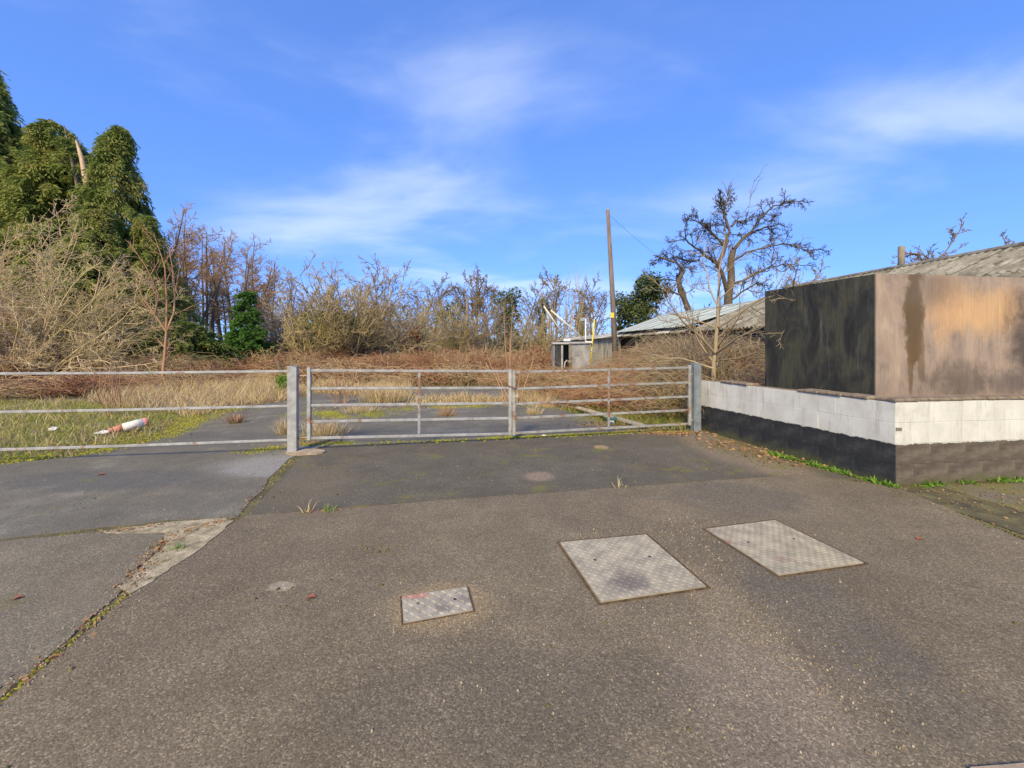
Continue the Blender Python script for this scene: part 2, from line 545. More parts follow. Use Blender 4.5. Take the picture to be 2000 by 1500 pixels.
MAT['white_block'] = white_wall_mat()
MAT['black_block'] = noise_mat('black masonry paint', [(0.3, (0.014, 0.015, 0.017)), (0.55, (0.028, 0.029, 0.031)), (0.75, (0.075, 0.072, 0.066))], 3.0, (1, 1, 1.6), 0.65, 0.5, second=((0.10, 0.105, 0.085), 2.3, 0.56, 0.74, (1, 1, 1.5)), bscale=55)
MAT['brown_block'] = noise_mat('bare weathered block', [(0.3, (0.065, 0.052, 0.040)), (0.5, (0.115, 0.092, 0.072)), (0.75, (0.19, 0.155, 0.12))], 4.0, (1, 1, 2.5), 0.9, 0.6, second=((0.19, 0.16, 0.11), 2.0, 0.55, 0.75, (1, 1, 1)), bscale=60)
for mk in ('black_block', 'brown_block'):
    t = NT(MAT[mk].node_tree)
    bs = MAT[mk].node_tree.nodes['Principled BSDF']
    old_c = bs.inputs['Base Color'].links[0].from_socket
    Pz = t.add('ShaderNodeNewGeometry').outputs['Position']
    zz = t.add('ShaderNodeSeparateXYZ', {0: Pz}).outputs[2]
    ed = t.math('ADD', zz, t.math('MULTIPLY', t.math('SUBTRACT', t.noise(Pz, 9.0, 7.0, 0.75), 0.5), 0.075))
    MAT[mk].node_tree.links.new(t.mix(t.math('MULTIPLY', t.smooth(ed, 0.446, 0.452), 0.9), old_c, (0.56, 0.54, 0.48)), bs.inputs['Base Color'])
    low = t.math('SUBTRACT', 1.0, t.smooth(t.math('ADD', zz, t.math('MULTIPLY', t.math('SUBTRACT', t.noise(Pz, 3.5, 6.0, 0.7), 0.5), 0.35)), 0.0, 0.12))
    cur = bs.inputs['Base Color'].links[0].from_socket
    MAT[mk].node_tree.links.new(t.mix(t.math('MULTIPLY', low, 0.6), cur, (0.10, 0.105, 0.035)), bs.inputs['Base Color'])
MAT['mortar'] = noise_mat('mortar', [(0.3, (0.16, 0.14, 0.115)), (0.7, (0.30, 0.27, 0.22))], 12, bump=0.3)
MAT['mortar_white'] = noise_mat('painted mortar', [(0.3, (0.50, 0.48, 0.43)), (0.7, (0.72, 0.70, 0.65))], 12, bump=0.3)
MAT['coping'] = noise_mat('coping tile', [(0.3, (0.13, 0.09, 0.065)), (0.5, (0.24, 0.18, 0.13)), (0.75, (0.36, 0.29, 0.21))], 9, rough=0.9, bump=0.6, second=((0.10, 0.095, 0.06), 6.0, 0.55, 0.7, (1, 1, 1)))


def board_mat(name, dark):
    m, t, b = new_mat(name)
    P = t.add('ShaderNodeNewGeometry').outputs['Position']
    n = t.noise(t.mapping(P, scale=(2.0, 2.0, 1.0)), 1.6, 9.0, 0.68, 0.6)
    gr = t.noise(t.mapping(P, scale=(40, 40, 2.0)), 1.4, 5.0, 0.6)
    if dark:
        c = t.ramp(n, [(0.3, (0.016, 0.015, 0.013)), (0.46, (0.034, 0.033, 0.028)), (0.58, (0.060, 0.058, 0.036)), (0.66, (0.040, 0.038, 0.033)), (0.8, (0.14, 0.135, 0.11))])
        st = t.noise(t.mapping(P, loc=(2, 0, 4), scale=(6, 6, 0.6)), 1.5, 7.0, 0.7)
        c = t.mix(t.math('MULTIPLY', t.smooth(st, 0.55, 0.74), 0.6), c, (0.14, 0.135, 0.11))
        c = t.mix(0.5, c, t.mix(1.0, c, t.ramp(gr, [(0.3, 0.55), (0.7, 1.5)]), 'MULTIPLY'))
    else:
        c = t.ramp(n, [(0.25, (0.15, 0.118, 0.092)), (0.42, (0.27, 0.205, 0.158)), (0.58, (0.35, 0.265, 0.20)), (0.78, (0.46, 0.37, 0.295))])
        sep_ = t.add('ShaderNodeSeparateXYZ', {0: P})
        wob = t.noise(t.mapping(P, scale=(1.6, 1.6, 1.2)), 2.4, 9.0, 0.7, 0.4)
        for cx, cz, rx, rz_, col, amt in [(6.1, 1.98, 0.95, 0.34, (0.55, 0.33, 0.15), 0.75), (5.55, 2.0, 0.28, 0.5, (0.52, 0.31, 0.16), 0.55),  # wide orange patch: warm sun glow painted into the board colour
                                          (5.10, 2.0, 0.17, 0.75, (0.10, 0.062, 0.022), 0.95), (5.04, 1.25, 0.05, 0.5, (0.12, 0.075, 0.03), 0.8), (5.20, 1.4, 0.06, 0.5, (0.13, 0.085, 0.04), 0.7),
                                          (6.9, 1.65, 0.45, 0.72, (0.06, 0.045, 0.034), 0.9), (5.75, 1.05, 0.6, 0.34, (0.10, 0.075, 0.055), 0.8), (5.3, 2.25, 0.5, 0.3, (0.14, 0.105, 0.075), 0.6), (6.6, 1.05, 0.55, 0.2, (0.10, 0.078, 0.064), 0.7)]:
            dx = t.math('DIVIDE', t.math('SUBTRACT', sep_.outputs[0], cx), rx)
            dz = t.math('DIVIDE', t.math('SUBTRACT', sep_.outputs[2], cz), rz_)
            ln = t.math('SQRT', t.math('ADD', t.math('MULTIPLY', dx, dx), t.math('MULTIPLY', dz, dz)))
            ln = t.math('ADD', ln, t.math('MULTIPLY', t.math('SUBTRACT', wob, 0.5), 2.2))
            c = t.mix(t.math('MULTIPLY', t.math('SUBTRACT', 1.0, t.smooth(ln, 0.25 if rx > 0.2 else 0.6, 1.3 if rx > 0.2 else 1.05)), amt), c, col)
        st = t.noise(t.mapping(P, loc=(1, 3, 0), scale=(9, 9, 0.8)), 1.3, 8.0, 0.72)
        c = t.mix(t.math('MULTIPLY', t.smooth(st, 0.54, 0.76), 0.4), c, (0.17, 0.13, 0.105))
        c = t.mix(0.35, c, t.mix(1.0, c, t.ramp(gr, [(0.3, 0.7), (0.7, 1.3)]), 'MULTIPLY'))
    m.node_tree.links.new(c, b.inputs['Base Color'])
    rg = t.ramp(n, [(0.3, 0.42), (0.7, 0.68)])
    m.node_tree.links.new(rg, b.inputs['Roughness'])
    b.inputs['Specular IOR Level'].default_value = 0.35
    bp = t.add('ShaderNodeBump', {'Height': gr, 'Strength': 0.12, 'Distance': 0.004})
    m.node_tree.links.new(bp.outputs[0], b.inputs['Normal'])
    return m


MAT['board_dark'] = board_mat('black stained ply', True)
MAT['board_tan'] = board_mat('weathered brown ply with painted glow', False)
MAT['timber'] = noise_mat('grey timber', [(0.3, (0.14, 0.11, 0.08)), (0.7, (0.30, 0.25, 0.19))], 6, (4, 4, 0.6), bump=0.3)
MAT['plank'] = noise_mat('pale plank', [(0.3, (0.30, 0.25, 0.17)), (0.7, (0.52, 0.45, 0.33))], 8, bump=0.3)
MAT['roof_grey'] = noise_mat('asbestos cement sheet', [(0.28, (0.10, 0.088, 0.066)), (0.48, (0.21, 0.192, 0.155)), (0.7, (0.34, 0.32, 0.27))], 1.4, (1, 1, 1), 0.9, 0.3, second=((0.09, 0.08, 0.055), 2.8, 0.50, 0.66, (1, 1, 1)), bscale=18)
MAT['roof_brown'] = noise_mat('mossy brown sheet', [(0.3, (0.12, 0.09, 0.07)), (0.5, (0.22, 0.17, 0.135)), (0.7, (0.34, 0.28, 0.24))], 1.8, rough=0.9, bump=0.3, second=((0.08, 0.065, 0.04), 3.0, 0.54, 0.70, (1, 1, 1)), bscale=18)
MAT['roof_pale'] = noise_mat('pale blue-grey sheet', [(0.3, (0.28, 0.31, 0.295)), (0.5, (0.38, 0.42, 0.40)), (0.7, (0.46, 0.50, 0.48))], 1.0, rough=0.8, bump=0.2, second=((0.19, 0.16, 0.135), 1.4, 0.58, 0.72, (1, 1, 1)), bscale=18)
MAT['roof_white'] = noise_mat('bleached sheet', [(0.3, (0.34, 0.32, 0.29)), (0.6, (0.52, 0.50, 0.46))], 1.0, rough=0.85, bump=0.2, second=((0.19, 0.14, 0.12), 1.8, 0.56, 0.70, (1, 1, 1)), bscale=18)
MAT['wall_pale'] = noise_mat('stained pale boarding', [(0.3, (0.20, 0.18, 0.13)), (0.5, (0.38, 0.35, 0.27)), (0.7, (0.50, 0.47, 0.39))], 1.5, (1, 1, 0.3), rough=0.9, bump=0.3, second=((0.15, 0.15, 0.085), 1.8, 0.52, 0.70, (1, 1, 0.3)), bscale=20)
MAT['wall_dark'] = noise_mat('dark boarding', [(0.3, (0.035, 0.03, 0.025)), (0.7, (0.10, 0.08, 0.06))], 3, rough=0.9, bump=0.3)
MAT['pole_wood'] = noise_mat('creosoted pole', [(0.3, (0.115, 0.085, 0.072)), (0.55, (0.20, 0.155, 0.13)), (0.75, (0.29, 0.24, 0.20))], 4.0, (3, 3, 0.35), rough=0.85, bump=0.3)
MAT['white_paint'] = noise_mat('white painted pipe', [(0.3, (0.62, 0.60, 0.55)), (0.7, (0.80, 0.79, 0.75))], 9, bump=0.05)
MAT['yellow'] = noise_mat('yellow paint', [(0.3, (0.62, 0.46, 0.02)), (0.7, (0.80, 0.62, 0.05))], 9, bump=0.05)
MAT['grey_box'] = noise_mat('grey equipment', [(0.3, (0.20, 0.21, 0.22)), (0.7, (0.34, 0.35, 0.37))], 6, bump=0.05)
MAT['cabinet'] = noise_mat('weathered grey cabinet', [(0.3, (0.20, 0.185, 0.17)), (0.5, (0.33, 0.31, 0.29)), (0.7, (0.44, 0.42, 0.40))], 3.0, (1, 1, 0.5), rough=0.7, bump=0.15, second=((0.20, 0.12, 0.07), 3.0, 0.60, 0.72, (1, 1, 0.5)))
MAT['cabinet_dark'] = noise_mat('dark cabinet door', [(0.3, (0.02, 0.02, 0.02)), (0.7, (0.07, 0.065, 0.06))], 3.0, rough=0.35, bump=0.05)
MAT['black'] = noise_mat('black rubber', [(0.3, (0.012, 0.012, 0.012)), (0.7, (0.03, 0.03, 0.03))], 9, bump=0)
MAT['red_plastic'] = noise_mat('red plastic', [(0.3, (0.42, 0.13, 0.09)), (0.7, (0.56, 0.28, 0.22))], 9, bump=0.1)
MAT['white_plastic'] = noise_mat('white plastic', [(0.3, (0.55, 0.52, 0.48)), (0.7, (0.78, 0.76, 0.72))], 9, bump=0.1)
MAT['tarp'] = noise_mat('green tarpaulin', [(0.3, (0.02, 0.09, 0.07)), (0.7, (0.07, 0.20, 0.16))], 7, bump=0.3)
# plants
MAT['bark_grey'] = noise_mat('grey bark', [(0.3, (0.12, 0.09, 0.065)), (0.7, (0.27, 0.21, 0.155))], 6, (2, 2, 0.7), bump=0.4)
MAT['bark_oak'] = noise_mat('oak bark', [(0.3, (0.06, 0.044, 0.028)), (0.7, (0.15, 0.112, 0.072))], 5, bump=0.5)
MAT['bark_dead'] = noise_mat('bare dead wood', [(0.3, (0.38, 0.24, 0.15)), (0.7, (0.58, 0.44, 0.32))], 4, (2, 2, 0.5), bump=0.3)
MAT['twig_oak'] = island_mat('oak twigs', [(0.05, 0.036, 0.021), (0.125, 0.09, 0.052)])
MAT['twig_alder'] = island_mat('alder twigs', [(0.30, 0.17, 0.075), (0.44, 0.27, 0.125), (0.52, 0.34, 0.18)])
MAT['twig_willow'] = island_mat('willow stems', [(0.38, 0.30, 0.11), (0.56, 0.45, 0.22), (0.66, 0.53, 0.30), (0.60, 0.43, 0.29), (0.36, 0.27, 0.16)], nscale=0.3, namp=0.45)
MAT['twig_sallow'] = island_mat('sallow twigs', [(0.24, 0.195, 0.075), (0.38, 0.30, 0.15), (0.45, 0.33, 0.22)], nscale=0.3, namp=0.3)
MAT['twig_grey'] = island_mat('grey twigs', [(0.20, 0.155, 0.11), (0.35, 0.28, 0.20), (0.42, 0.32, 0.24)])
MAT['twig_bare'] = island_mat('dark bare twigs', [(0.13, 0.09, 0.042), (0.25, 0.175, 0.085), (0.30, 0.205, 0.105)])
MAT['twig_red'] = island_mat('red-brown shoots', [(0.28, 0.15, 0.085), (0.46, 0.28, 0.16)])
MAT['twig_sapling'] = island_mat('sapling twigs', [(0.20, 0.15, 0.09), (0.40, 0.32, 0.21)])
MAT['bramble'] = island_mat('bramble stems', [(0.20, 0.09, 0.05), (0.31, 0.15, 0.085), (0.36, 0.21, 0.12), (0.45, 0.33, 0.19), (0.26, 0.20, 0.09)], nscale=0.4, namp=0.6)
MAT['bramble_leaf'] = island_mat('bramble leaves', [(0.18, 0.08, 0.045), (0.28, 0.135, 0.07), (0.20, 0.16, 0.055), (0.34, 0.20, 0.11), (0.44, 0.32, 0.17)], nscale=0.45, namp=0.6, trans=0.2)
MAT['bramble_green'] = island_mat('greener bramble leaves', [(0.20, 0.09, 0.05), (0.27, 0.17, 0.065), (0.19, 0.20, 0.045), (0.34, 0.28, 0.085)], nscale=0.8, namp=0.35, trans=0.2)
MAT['conifer'] = island_mat('cypress sprays', [(0.08, 0.12, 0.028), (0.17, 0.22, 0.048), (0.28, 0.31, 0.075), (0.36, 0.30, 0.11)], nscale=0.8, namp=0.65, trans=0.35)
MAT['conifer_green'] = island_mat('fresh conifer sprays', [(0.05, 0.13, 0.025), (0.10, 0.22, 0.04), (0.15, 0.27, 0.055)], nscale=0.8, namp=0.4, trans=0.35)
MAT['ivy'] = island_mat('ivy leaves', [(0.035, 0.055, 0.018), (0.07, 0.095, 0.028), (0.13, 0.145, 0.05)], nscale=0.7, namp=0.4, rough=0.5)
MAT['dead_leaf'] = island_mat('dead leaves', [(0.20, 0.10, 0.05), (0.34, 0.20, 0.10), (0.42, 0.28, 0.16)], trans=0.2)
MAT['beech_leaf'] = island_mat('clinging russet leaves', [(0.30, 0.11, 0.05), (0.45, 0.20, 0.10)], trans=0.2)
MAT['straw'] = island_mat('straw grass', [(0.42, 0.30, 0.13), (0.60, 0.46, 0.22), (0.70, 0.57, 0.34), (0.48, 0.30, 0.17), (0.40, 0.38, 0.13)], nscale=0.6, namp=0.4, trans=0.3)
MAT['grass'] = island_mat('short grass', [(0.16, 0.20, 0.035), (0.27, 0.31, 0.055), (0.44, 0.37, 0.14), (0.30, 0.37, 0.07)], nscale=1.0, namp=0.5, trans=0.3)
MAT['fresh_green'] = island_mat('fresh green leaves', [(0.10, 0.22, 0.02), (0.22, 0.36, 0.05)], trans=0.3)
MAT['moss'] = island_mat('moss cushions', [(0.10, 0.10, 0.014), (0.21, 0.20, 0.02), (0.34, 0.31, 0.028)], nscale=1.5, namp=0.4)
MAT['moss_dull'] = island_mat('dull moss balls', [(0.075, 0.065, 0.022), (0.15, 0.13, 0.045), (0.11, 0.085, 0.05)])
MAT['pebble'] = island_mat('loose chippings', [(0.12, 0.095, 0.065), (0.25, 0.185, 0.12), (0.30, 0.235, 0.155), (0.42, 0.35, 0.25)])
MAT['leaf_red'] = noise_mat('russet leaf', [(0.3, (0.20, 0.06, 0.03)), (0.7, (0.36, 0.13, 0.07))], 30, bump=0.1)

# ------------------------------------------------------------------ ground and pavements
gm = MB().add([(-1500, -200, -0.05), (1500, -200, -0.05), (1500, 2500, -0.05), (-1500, 2500, -0.05)], [(0, 1, 2, 3)])
obj('ground', gm.mesh('ground'), MAT['ground'], kind='structure')


def wobble(poly, step=0.12, amp=0.02, seed=1, hold=()):
    r = random.Random(seed)
    res = []
    n = len(poly)
    for i in range(n):
        a, b = Vector(poly[i][:2]), Vector(poly[(i + 1) % n][:2])
        L = (b - a).length
        k = max(1, min(120, int(L / step)))
        nn = Vector((-(b - a).y, (b - a).x)).normalized() if L else Vector((0, 0))
        for j in range(k):
            p = a.lerp(b, j / k)
            am = 0.0 if i in hold else amp
            res.append(tuple(p + nn * r.uniform(-am, am) + (b - a).normalized() * r.uniform(-am, am) * 0.5))
    return res


def slab(name, poly, mat, top, seed, amp=0.008, hold=(), step=0.12):
    return obj(name, MB().prism(wobble(poly, step, amp, seed, hold), -0.045, top).mesh(name), mat, kind='structure')


J1a, J1b, J1c = G(0, 1365), G(240, 1165), G(440, 1022)
J2 = [G(480, 1007), G(760, 984), G(1000, 966), G(1250, 948), G(1500, 930), G(1560, 926)]
gap = 0.02
apron = [(-1.9, -6), (12, -6), (12, -0.5), (4.6, -0.5), (4.0, 3.2), G(1752, 951)[:2], G(1640, 936)[:2]] + \
        [(p[0], p[1] - gap / 2) for p in reversed(J2)] + [(J1c[0] + 0.06, J1c[1] - 0.02), (J1b[0] + 0.03, J1b[1]), (J1a[0] + 0.025, J1a[1])]
slab('apron_pavement', apron, MAT['apron'], 0.0, 1)
entry = [(p[0], p[1] + gap / 2) for p in J2] + [G(1760, 946)[:2], (4.3, 4.5), (3.55, 7.3), (3.3, 7.55), (-0.2, 6.75), (-2.85, 6.12), G(590, 892)[:2]]
slab('entry_pavement', entry, MAT['entry'], -0.003, 2)
yard = [G(460, 1010)[:2], (-3.03, 5.5), (-2.9, 6.17), (-0.2, 6.78), (2.6, 7.42),
        G(1230, 838)[:2], G(1150, 815)[:2], G(1090, 798)[:2], G(1000, 789)[:2], G(900, 791)[:2], G(800, 795)[:2], G(735, 790)[:2], G(700, 772)[:2],
        G(615, 768)[:2], G(560, 783)[:2], G(440, 797)[:2], G(395, 818)[:2], G(330, 851)[:2], G(250, 873)[:2], G(150, 891)[:2], G(0, 906)[:2], (-9, 5.05), (-9, 1.6),
        G(0, 1051)[:2], G(200, 1031)[:2], G(330, 1017)[:2], G(430, 1012)[:2]]
slab('yard_pavement', yard, MAT['yard'], 0.001, 3, amp=0.03, step=0.2)
old = [(-2.35, -6), (-2.0, 0.5), (J1a[0] - 0.015, J1a[1]), (J1b[0] - 0.03, J1b[1]), G(318, 1062)[:2], G(322, 1040)[:2], G(200, 1037)[:2], G(0, 1058)[:2], (-9, 1.55), (-9, -6)]
slab('old_pavement', old, MAT['old_slab'], 0.002, 4, amp=0.012)
margin = [(4.62, -0.5), (12, -0.5), (12, 5.3), (4.25, 4.42), G(1752, 955)[:2], (4.03, 3.2)]
slab('margin_pavement', margin, MAT['margin'], -0.012, 5, amp=0.025)
far_slab = [G(815, 762)[:2], G(985, 760)[:2], G(1000, 779)[:2], G(800, 781)[:2]]
slab('far_pavement', far_slab, MAT['yard'], 0.0, 6, amp=0.15, step=0.5)
soil = [(-3.5, 0), (-1.7, 0), (-1.9, 3.3), (-1.9, 4.0), (4, 4.6), (4.6, -1), (5.2, -1), (4.6, 5), (3.5, 8), (-4.0, 6.5), (-9, 3.3), (-9, 2.9), (-3, 3.2)]
obj('joint_soil', MB().add([(x, y, -0.005) for x, y in soil], [tuple(range(len(soil)))]).mesh('joint_soil'), MAT['soil'], kind='structure')
sandp = [G(200, 1038), G(330, 1020), G(440, 1012), G(454, 1019), G(405, 1064), G(312, 1126), G(252, 1162), G(235, 1150), G(285, 1100), G(325, 1062), G(318, 1040), G(205, 1043)]
sp_ = obj('crumbled_bedding', MB().prism(wobble(sandp, 0.05, 0.012, 9), -0.03, 0.005).mesh('crumbled_bedding'), MAT['sand'], kind='stuff')
tag(sp_, 'pale crumbled bedding exposed where the tarmac slabs meet', 'gravel')
kerb = MB().prism(wobble([(1.62, 1.435), (3.4, 1.52), (3.4, 1.2), (1.6, 1.25)], 0.1, 0.006, 3), -0.04, 0.018)
obj('kerb', kerb.mesh('kerb'), MAT['concrete'], kind='structure')

# ------------------------------------------------------------------ block walls
def cham_box(name, L, T, H, c=0.005):
    bm = bmesh.new()
    bmesh.ops.create_cube(bm, size=1.0)
    bmesh.ops.scale(bm, vec=(L, T, H), verts=bm.verts)
    bmesh.ops.bevel(bm, geom=list(bm.edges), offset=c, segments=1, affect='EDGES')
    me = bpy.data.meshes.new(name)
    bm.to_mesh(me)
    bm.free()
    return me


BL = {}


def block_wall(name, label, A, B, mats, mortars, seed, top=0.9, T=0.2, off=0.0):
    """A -> B along the outer face base line; wall body lies to the left of the direction A->B"""
    A, B = Vector((A[0], A[1], 0)), Vector((B[0], B[1], 0))
    d = (B - A)
    L = d.length
    d.normalize()
    rz = math.atan2(d.y, d.x)
    root = thing(name, label, 'wall', A, rz)
    r = random.Random(seed)
    nc = len(mats)
    H = (top + 0.05) / nc
    hh = top / nc
    for k in range(nc):       # mortar core, recessed 4 mm
        z0 = -0.05 if k == 0 else k * hh
        obj('mortar', MB().box((0.003, 0.003, z0), (L - 0.003, T - 0.003, (k + 1) * hh - 0.0005)).mesh('mortar'), mortars[k], root)
    for k in range(nc):
        x = 0.0 if (k % 2 == off) else -0.225
        while x < L - 0.02:
            x0, x1 = max(0.0, x), min(L, x + 0.45)
            if x1 - x0 > 0.04:
                key = (round(x1 - x0, 2), T, round(hh, 3), mats[k].name)
                if key not in BL:
                    me = cham_box('block', x1 - x0 - 0.003, T, hh - 0.003, 0.0025)
                    me.materials.append(mats[k])
                    BL[key] = me
                o = obj('block', BL[key], None, root, ((x0 + x1) / 2, T / 2 + r.uniform(-0.002, 0.0015), (k + 0.5) * hh))
                o.rotation_euler = (0, 0, r.uniform(-0.002, 0.002))
            x += 0.45
    return root, d, L


corner = G(1749, 949)
farend = G(1369, 839)
rightend = (9.6, corner[1] + (9.6 - corner[0]) * 0.134)
wb, bb, br = MAT['white_block'], MAT['black_block'], MAT['brown_block']
ln_, dl, Ll = block_wall('block_wall', 'low white over black block wall running from gate post to corner', farend, corner,
                         [bb, bb, wb, wb], [MAT['black_block'], MAT['black_block'], MAT['white_block'], MAT['white_block']], 3, 0.905, 0.2, 0)
cr = (corner[0] + 0.206, corner[1] + 0.0, 0)
rw, dr, Lr = block_wall('block_wall', 'low white over brown block wall facing the forecourt, under the brown boards', (corner[0] + 0.004, corner[1] - 0.004), rightend,
                        [br, br, wb, wb], [MAT['brown_block'], MAT['brown_block'], MAT['white_block'], MAT['white_block']], 8, 0.913, 0.2, 1)
# coping tiles: whole run on the right wall, only a few left on the other
ctile = cham_box('coping_tile', 0.294, 0.232, 0.034, 0.008)
ctile.materials.append(MAT['coping'])
r_ = random.Random(4)
for i in range(int(Lr / 0.3)):
    o = obj('coping_tile', ctile, None, rw, (0.13 + i * 0.3, 0.104 + r_.uniform(-.008, .008), 0.932 + r_.uniform(-.002, .004)))
    o.rotation_euler = (r_.uniform(-.02, .02), r_.uniform(-.015, .015), r_.uniform(-.03, .03))
for s_ in (Ll - 0.42, Ll - 0.72, Ll - 1.02, 0.95, 0.66):
    o = obj('coping_tile', ctile, None, ln_, (s_, 0.104 + r_.uniform(-.01, .01), 0.927 + r_.uniform(-.002, .004)))
    o.rotation_euler = (r_.uniform(-.02, .02), r_.uniform(-.015, .015), r_.uniform(-.04, .04))
bed = MB()
bed.prism(wobble([(0.0, 0.02), (Ll, 0.02), (Ll, 0.18), (0, 0.18)], 0.08, 0.006, 3), 0.9055, 0.909)
obj('mortar_bed', bed.mesh('mortar_bed'), MAT['coping'], ln_)
nick = MB().box((0.0, -0.004, 0.60), (0.07, 0.05, 0.635))
obj('broken_corner', nick.mesh('broken_corner'), MAT['mortar'], rw)

# ------------------------------------------------------------------ boarded enclosure behind the wall
bc = Vector((4.55, 5.05, 0))
dL = Vector((-0.263, 1.0, 0)).normalized()
dR = Vector((1.0, 0.134, 0)).normalized()
enc = thing('boarded_enclosure', 'tall plywood boarded enclosure, black side and brown front, behind the white wall', 'enclosure', bc)
nL, nR = Vector((dL.y, -dL.x, 0)), Vector((-dR.y, dR.x, 0))   # pointing inwards
TOP = 2.435


def panel(p0, d, n, a, b, z0, z1, mat, th=0.018, seed=0):
    m = MB()
    q = [p0 + d * a, p0 + d * b]
    vs_ = []
    for z in (z0, z1):
        for p, o in ((q[0], 0), (q[1], 0), (q[1], th), (q[0], th)):
            vs_.append((p.x + n.x * o, p.y + n.y * o, z))
    m.add(vs_, [(0, 1, 2, 3), (4, 5, 6, 7), (0, 1, 5, 4), (1, 2, 6, 5), (2, 3, 7, 6), (3, 0, 4, 7)])
    return part('panel', m, mat, enc)


panel(bc, dL, nL, 0.003, 1.62, 0.0, TOP - 0.004, MAT['board_dark'])
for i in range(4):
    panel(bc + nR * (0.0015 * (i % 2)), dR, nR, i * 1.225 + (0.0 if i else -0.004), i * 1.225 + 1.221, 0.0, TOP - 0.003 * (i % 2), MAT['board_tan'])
panel(bc + dL * 1.625, dR, -nR, 0.02, 4.88, 0.0, TOP - 0.01, MAT['board_dark'])
panel(bc + dR * 4.885, dL, -nL, 0.02, 1.60, 0.0, TOP - 0.01, MAT['board_dark'])
for p in (bc + dL * 0.06 + dR * 0.06, bc + dL * 1.55 + dR * 0.06, bc + dR * 4.8 + dL * 0.06, bc + dR * 2.45 + dL * 0.06):
    part('post', MB().bar((p.x, p.y, 0), (p.x, p.y, TOP - 0.06), 0.07, 0.07), MAT['timber'], enc)

# ------------------------------------------------------------------ posts, gates, rails
PL, PR = Vector((-3.16, 5.84, 0)), Vector((3.33, 7.33, 0))
gd = (PR - PL).normalized()
gn = Vector((-gd.y, gd.x, 0))


def gpt(s, z, off=0.0):
    p = PL + gd * s + gn * off
    return (p.x, p.y, z)


GL = (PR - PL).length
post = thing('gate_post', 'square galvanised gate post at the left end of the double gate', 'post', PL)
post_sh = part('shaft', MB().bar((PL.x, PL.y, -0.05), (PL.x, PL.y, 1.235), 0.125, 0.125, 0.008, up=(gn.x, gn.y, 0)), MAT['steel_clean'], post)
part('cap', MB().bar((PL.x, PL.y, 1.2352), (PL.x, PL.y, 1.242), 0.118, 0.118, 0.004), MAT['steel_clean'], post_sh)
part('paint_mark', MB().box((PL.x - 0.075 + 0.02, PL.y - 0.0655, 1.12), (PL.x - 0.02, PL.y - 0.0635, 1.16)), MAT['red_paint'], post_sh)
for z in (1.10, 0.20):
    part('hinge_pin', MB().tube([gpt(0.06, z), gpt(0.245, z)], 0.011, 8), MAT['steel_rusty'], post_sh)
foot = [PL + Vector((math.cos(a) * (0.36 if math.cos(a) > 0 else 0.2) + 0.12, math.sin(a) * 0.15 - 0.03, 0)) for a in np.linspace(0, 2 * math.pi, 18, endpoint=False)]
fo = obj('concrete_footing', MB().prism(wobble(foot, 0.06, 0.012, 5), -0.03, 0.022).mesh('concrete_footing'), MAT['concrete'])
tag(fo, 'tan concrete footing cast round the left gate post', 'footing')
post2 = thing('gate_post', 'blue-grey steel gate post standing against the end of the white wall', 'post', PR)
post2_sh = part('shaft', MB().bar((PR.x, PR.y, -0.05), (PR.x, PR.y, 1.225), 0.14, 0.13, 0.008, up=(gn.x, gn.y, 0)), MAT['steel_blue'], post2)
part('flange', MB().bar((PR.x - 0.055, PR.y - 0.075, 0), (PR.x - 0.055, PR.y - 0.075, 1.215), 0.02, 0.02, 0.002), MAT['steel_blue'], post2_sh)
for z in (1.03, 0.2):
    part('hinge_pin', MB().tube([gpt(GL - 0.06, z), gpt(GL - 0.16, z)], 0.011, 8), MAT['steel_rusty'], post2_sh)


def gate(label, s0, s1, t0, b0, t1, b1, brace, matr, seed):
    """s0 hinge side, s1 meeting side; heights top/bottom at each"""
    r = random.Random(seed)
    g = thing('field_gate', label, 'gate', gpt(s0, 0))
    def z(s, f):
        k = (s - s0) / (s1 - s0)
        return (b0 + (b1 - b0) * k) * (1 - f) + (t0 + (t1 - t0) * k) * f
    sg = 1 if s1 > s0 else -1
    for s in (s0, s1):
        part('stile', MB().bar(gpt(s, z(s, 0) - 0.025), gpt(s, z(s, 1) + (0.045 if s == s0 else 0.035)), 0.052, 0.05, 0.004), matr, g)
    for f in (0.0, 0.245, 0.485, 0.735, 1.0):
        a, b = s0 + sg * 0.027, s1 - sg * 0.027
        w_ = r.uniform(-0.004, 0.004)
        m = MB()
        m.bar(gpt(a, z(a, f)), gpt(b, z(b, f) + w_), 0.04, 0.037, 0.004)
        part('rail', m, matr, g)
    s = s0 + (s1 - s0) * brace
    part('upright', MB().bar(gpt(s, z(s, 0) + 0.022, -0.0255), gpt(s, z(s, 1) - 0.022, -0.0255), 0.040, 0.008, 0.002, up=(gn.x, gn.y, 0)), MAT['steel_rusty'], g)
    return g


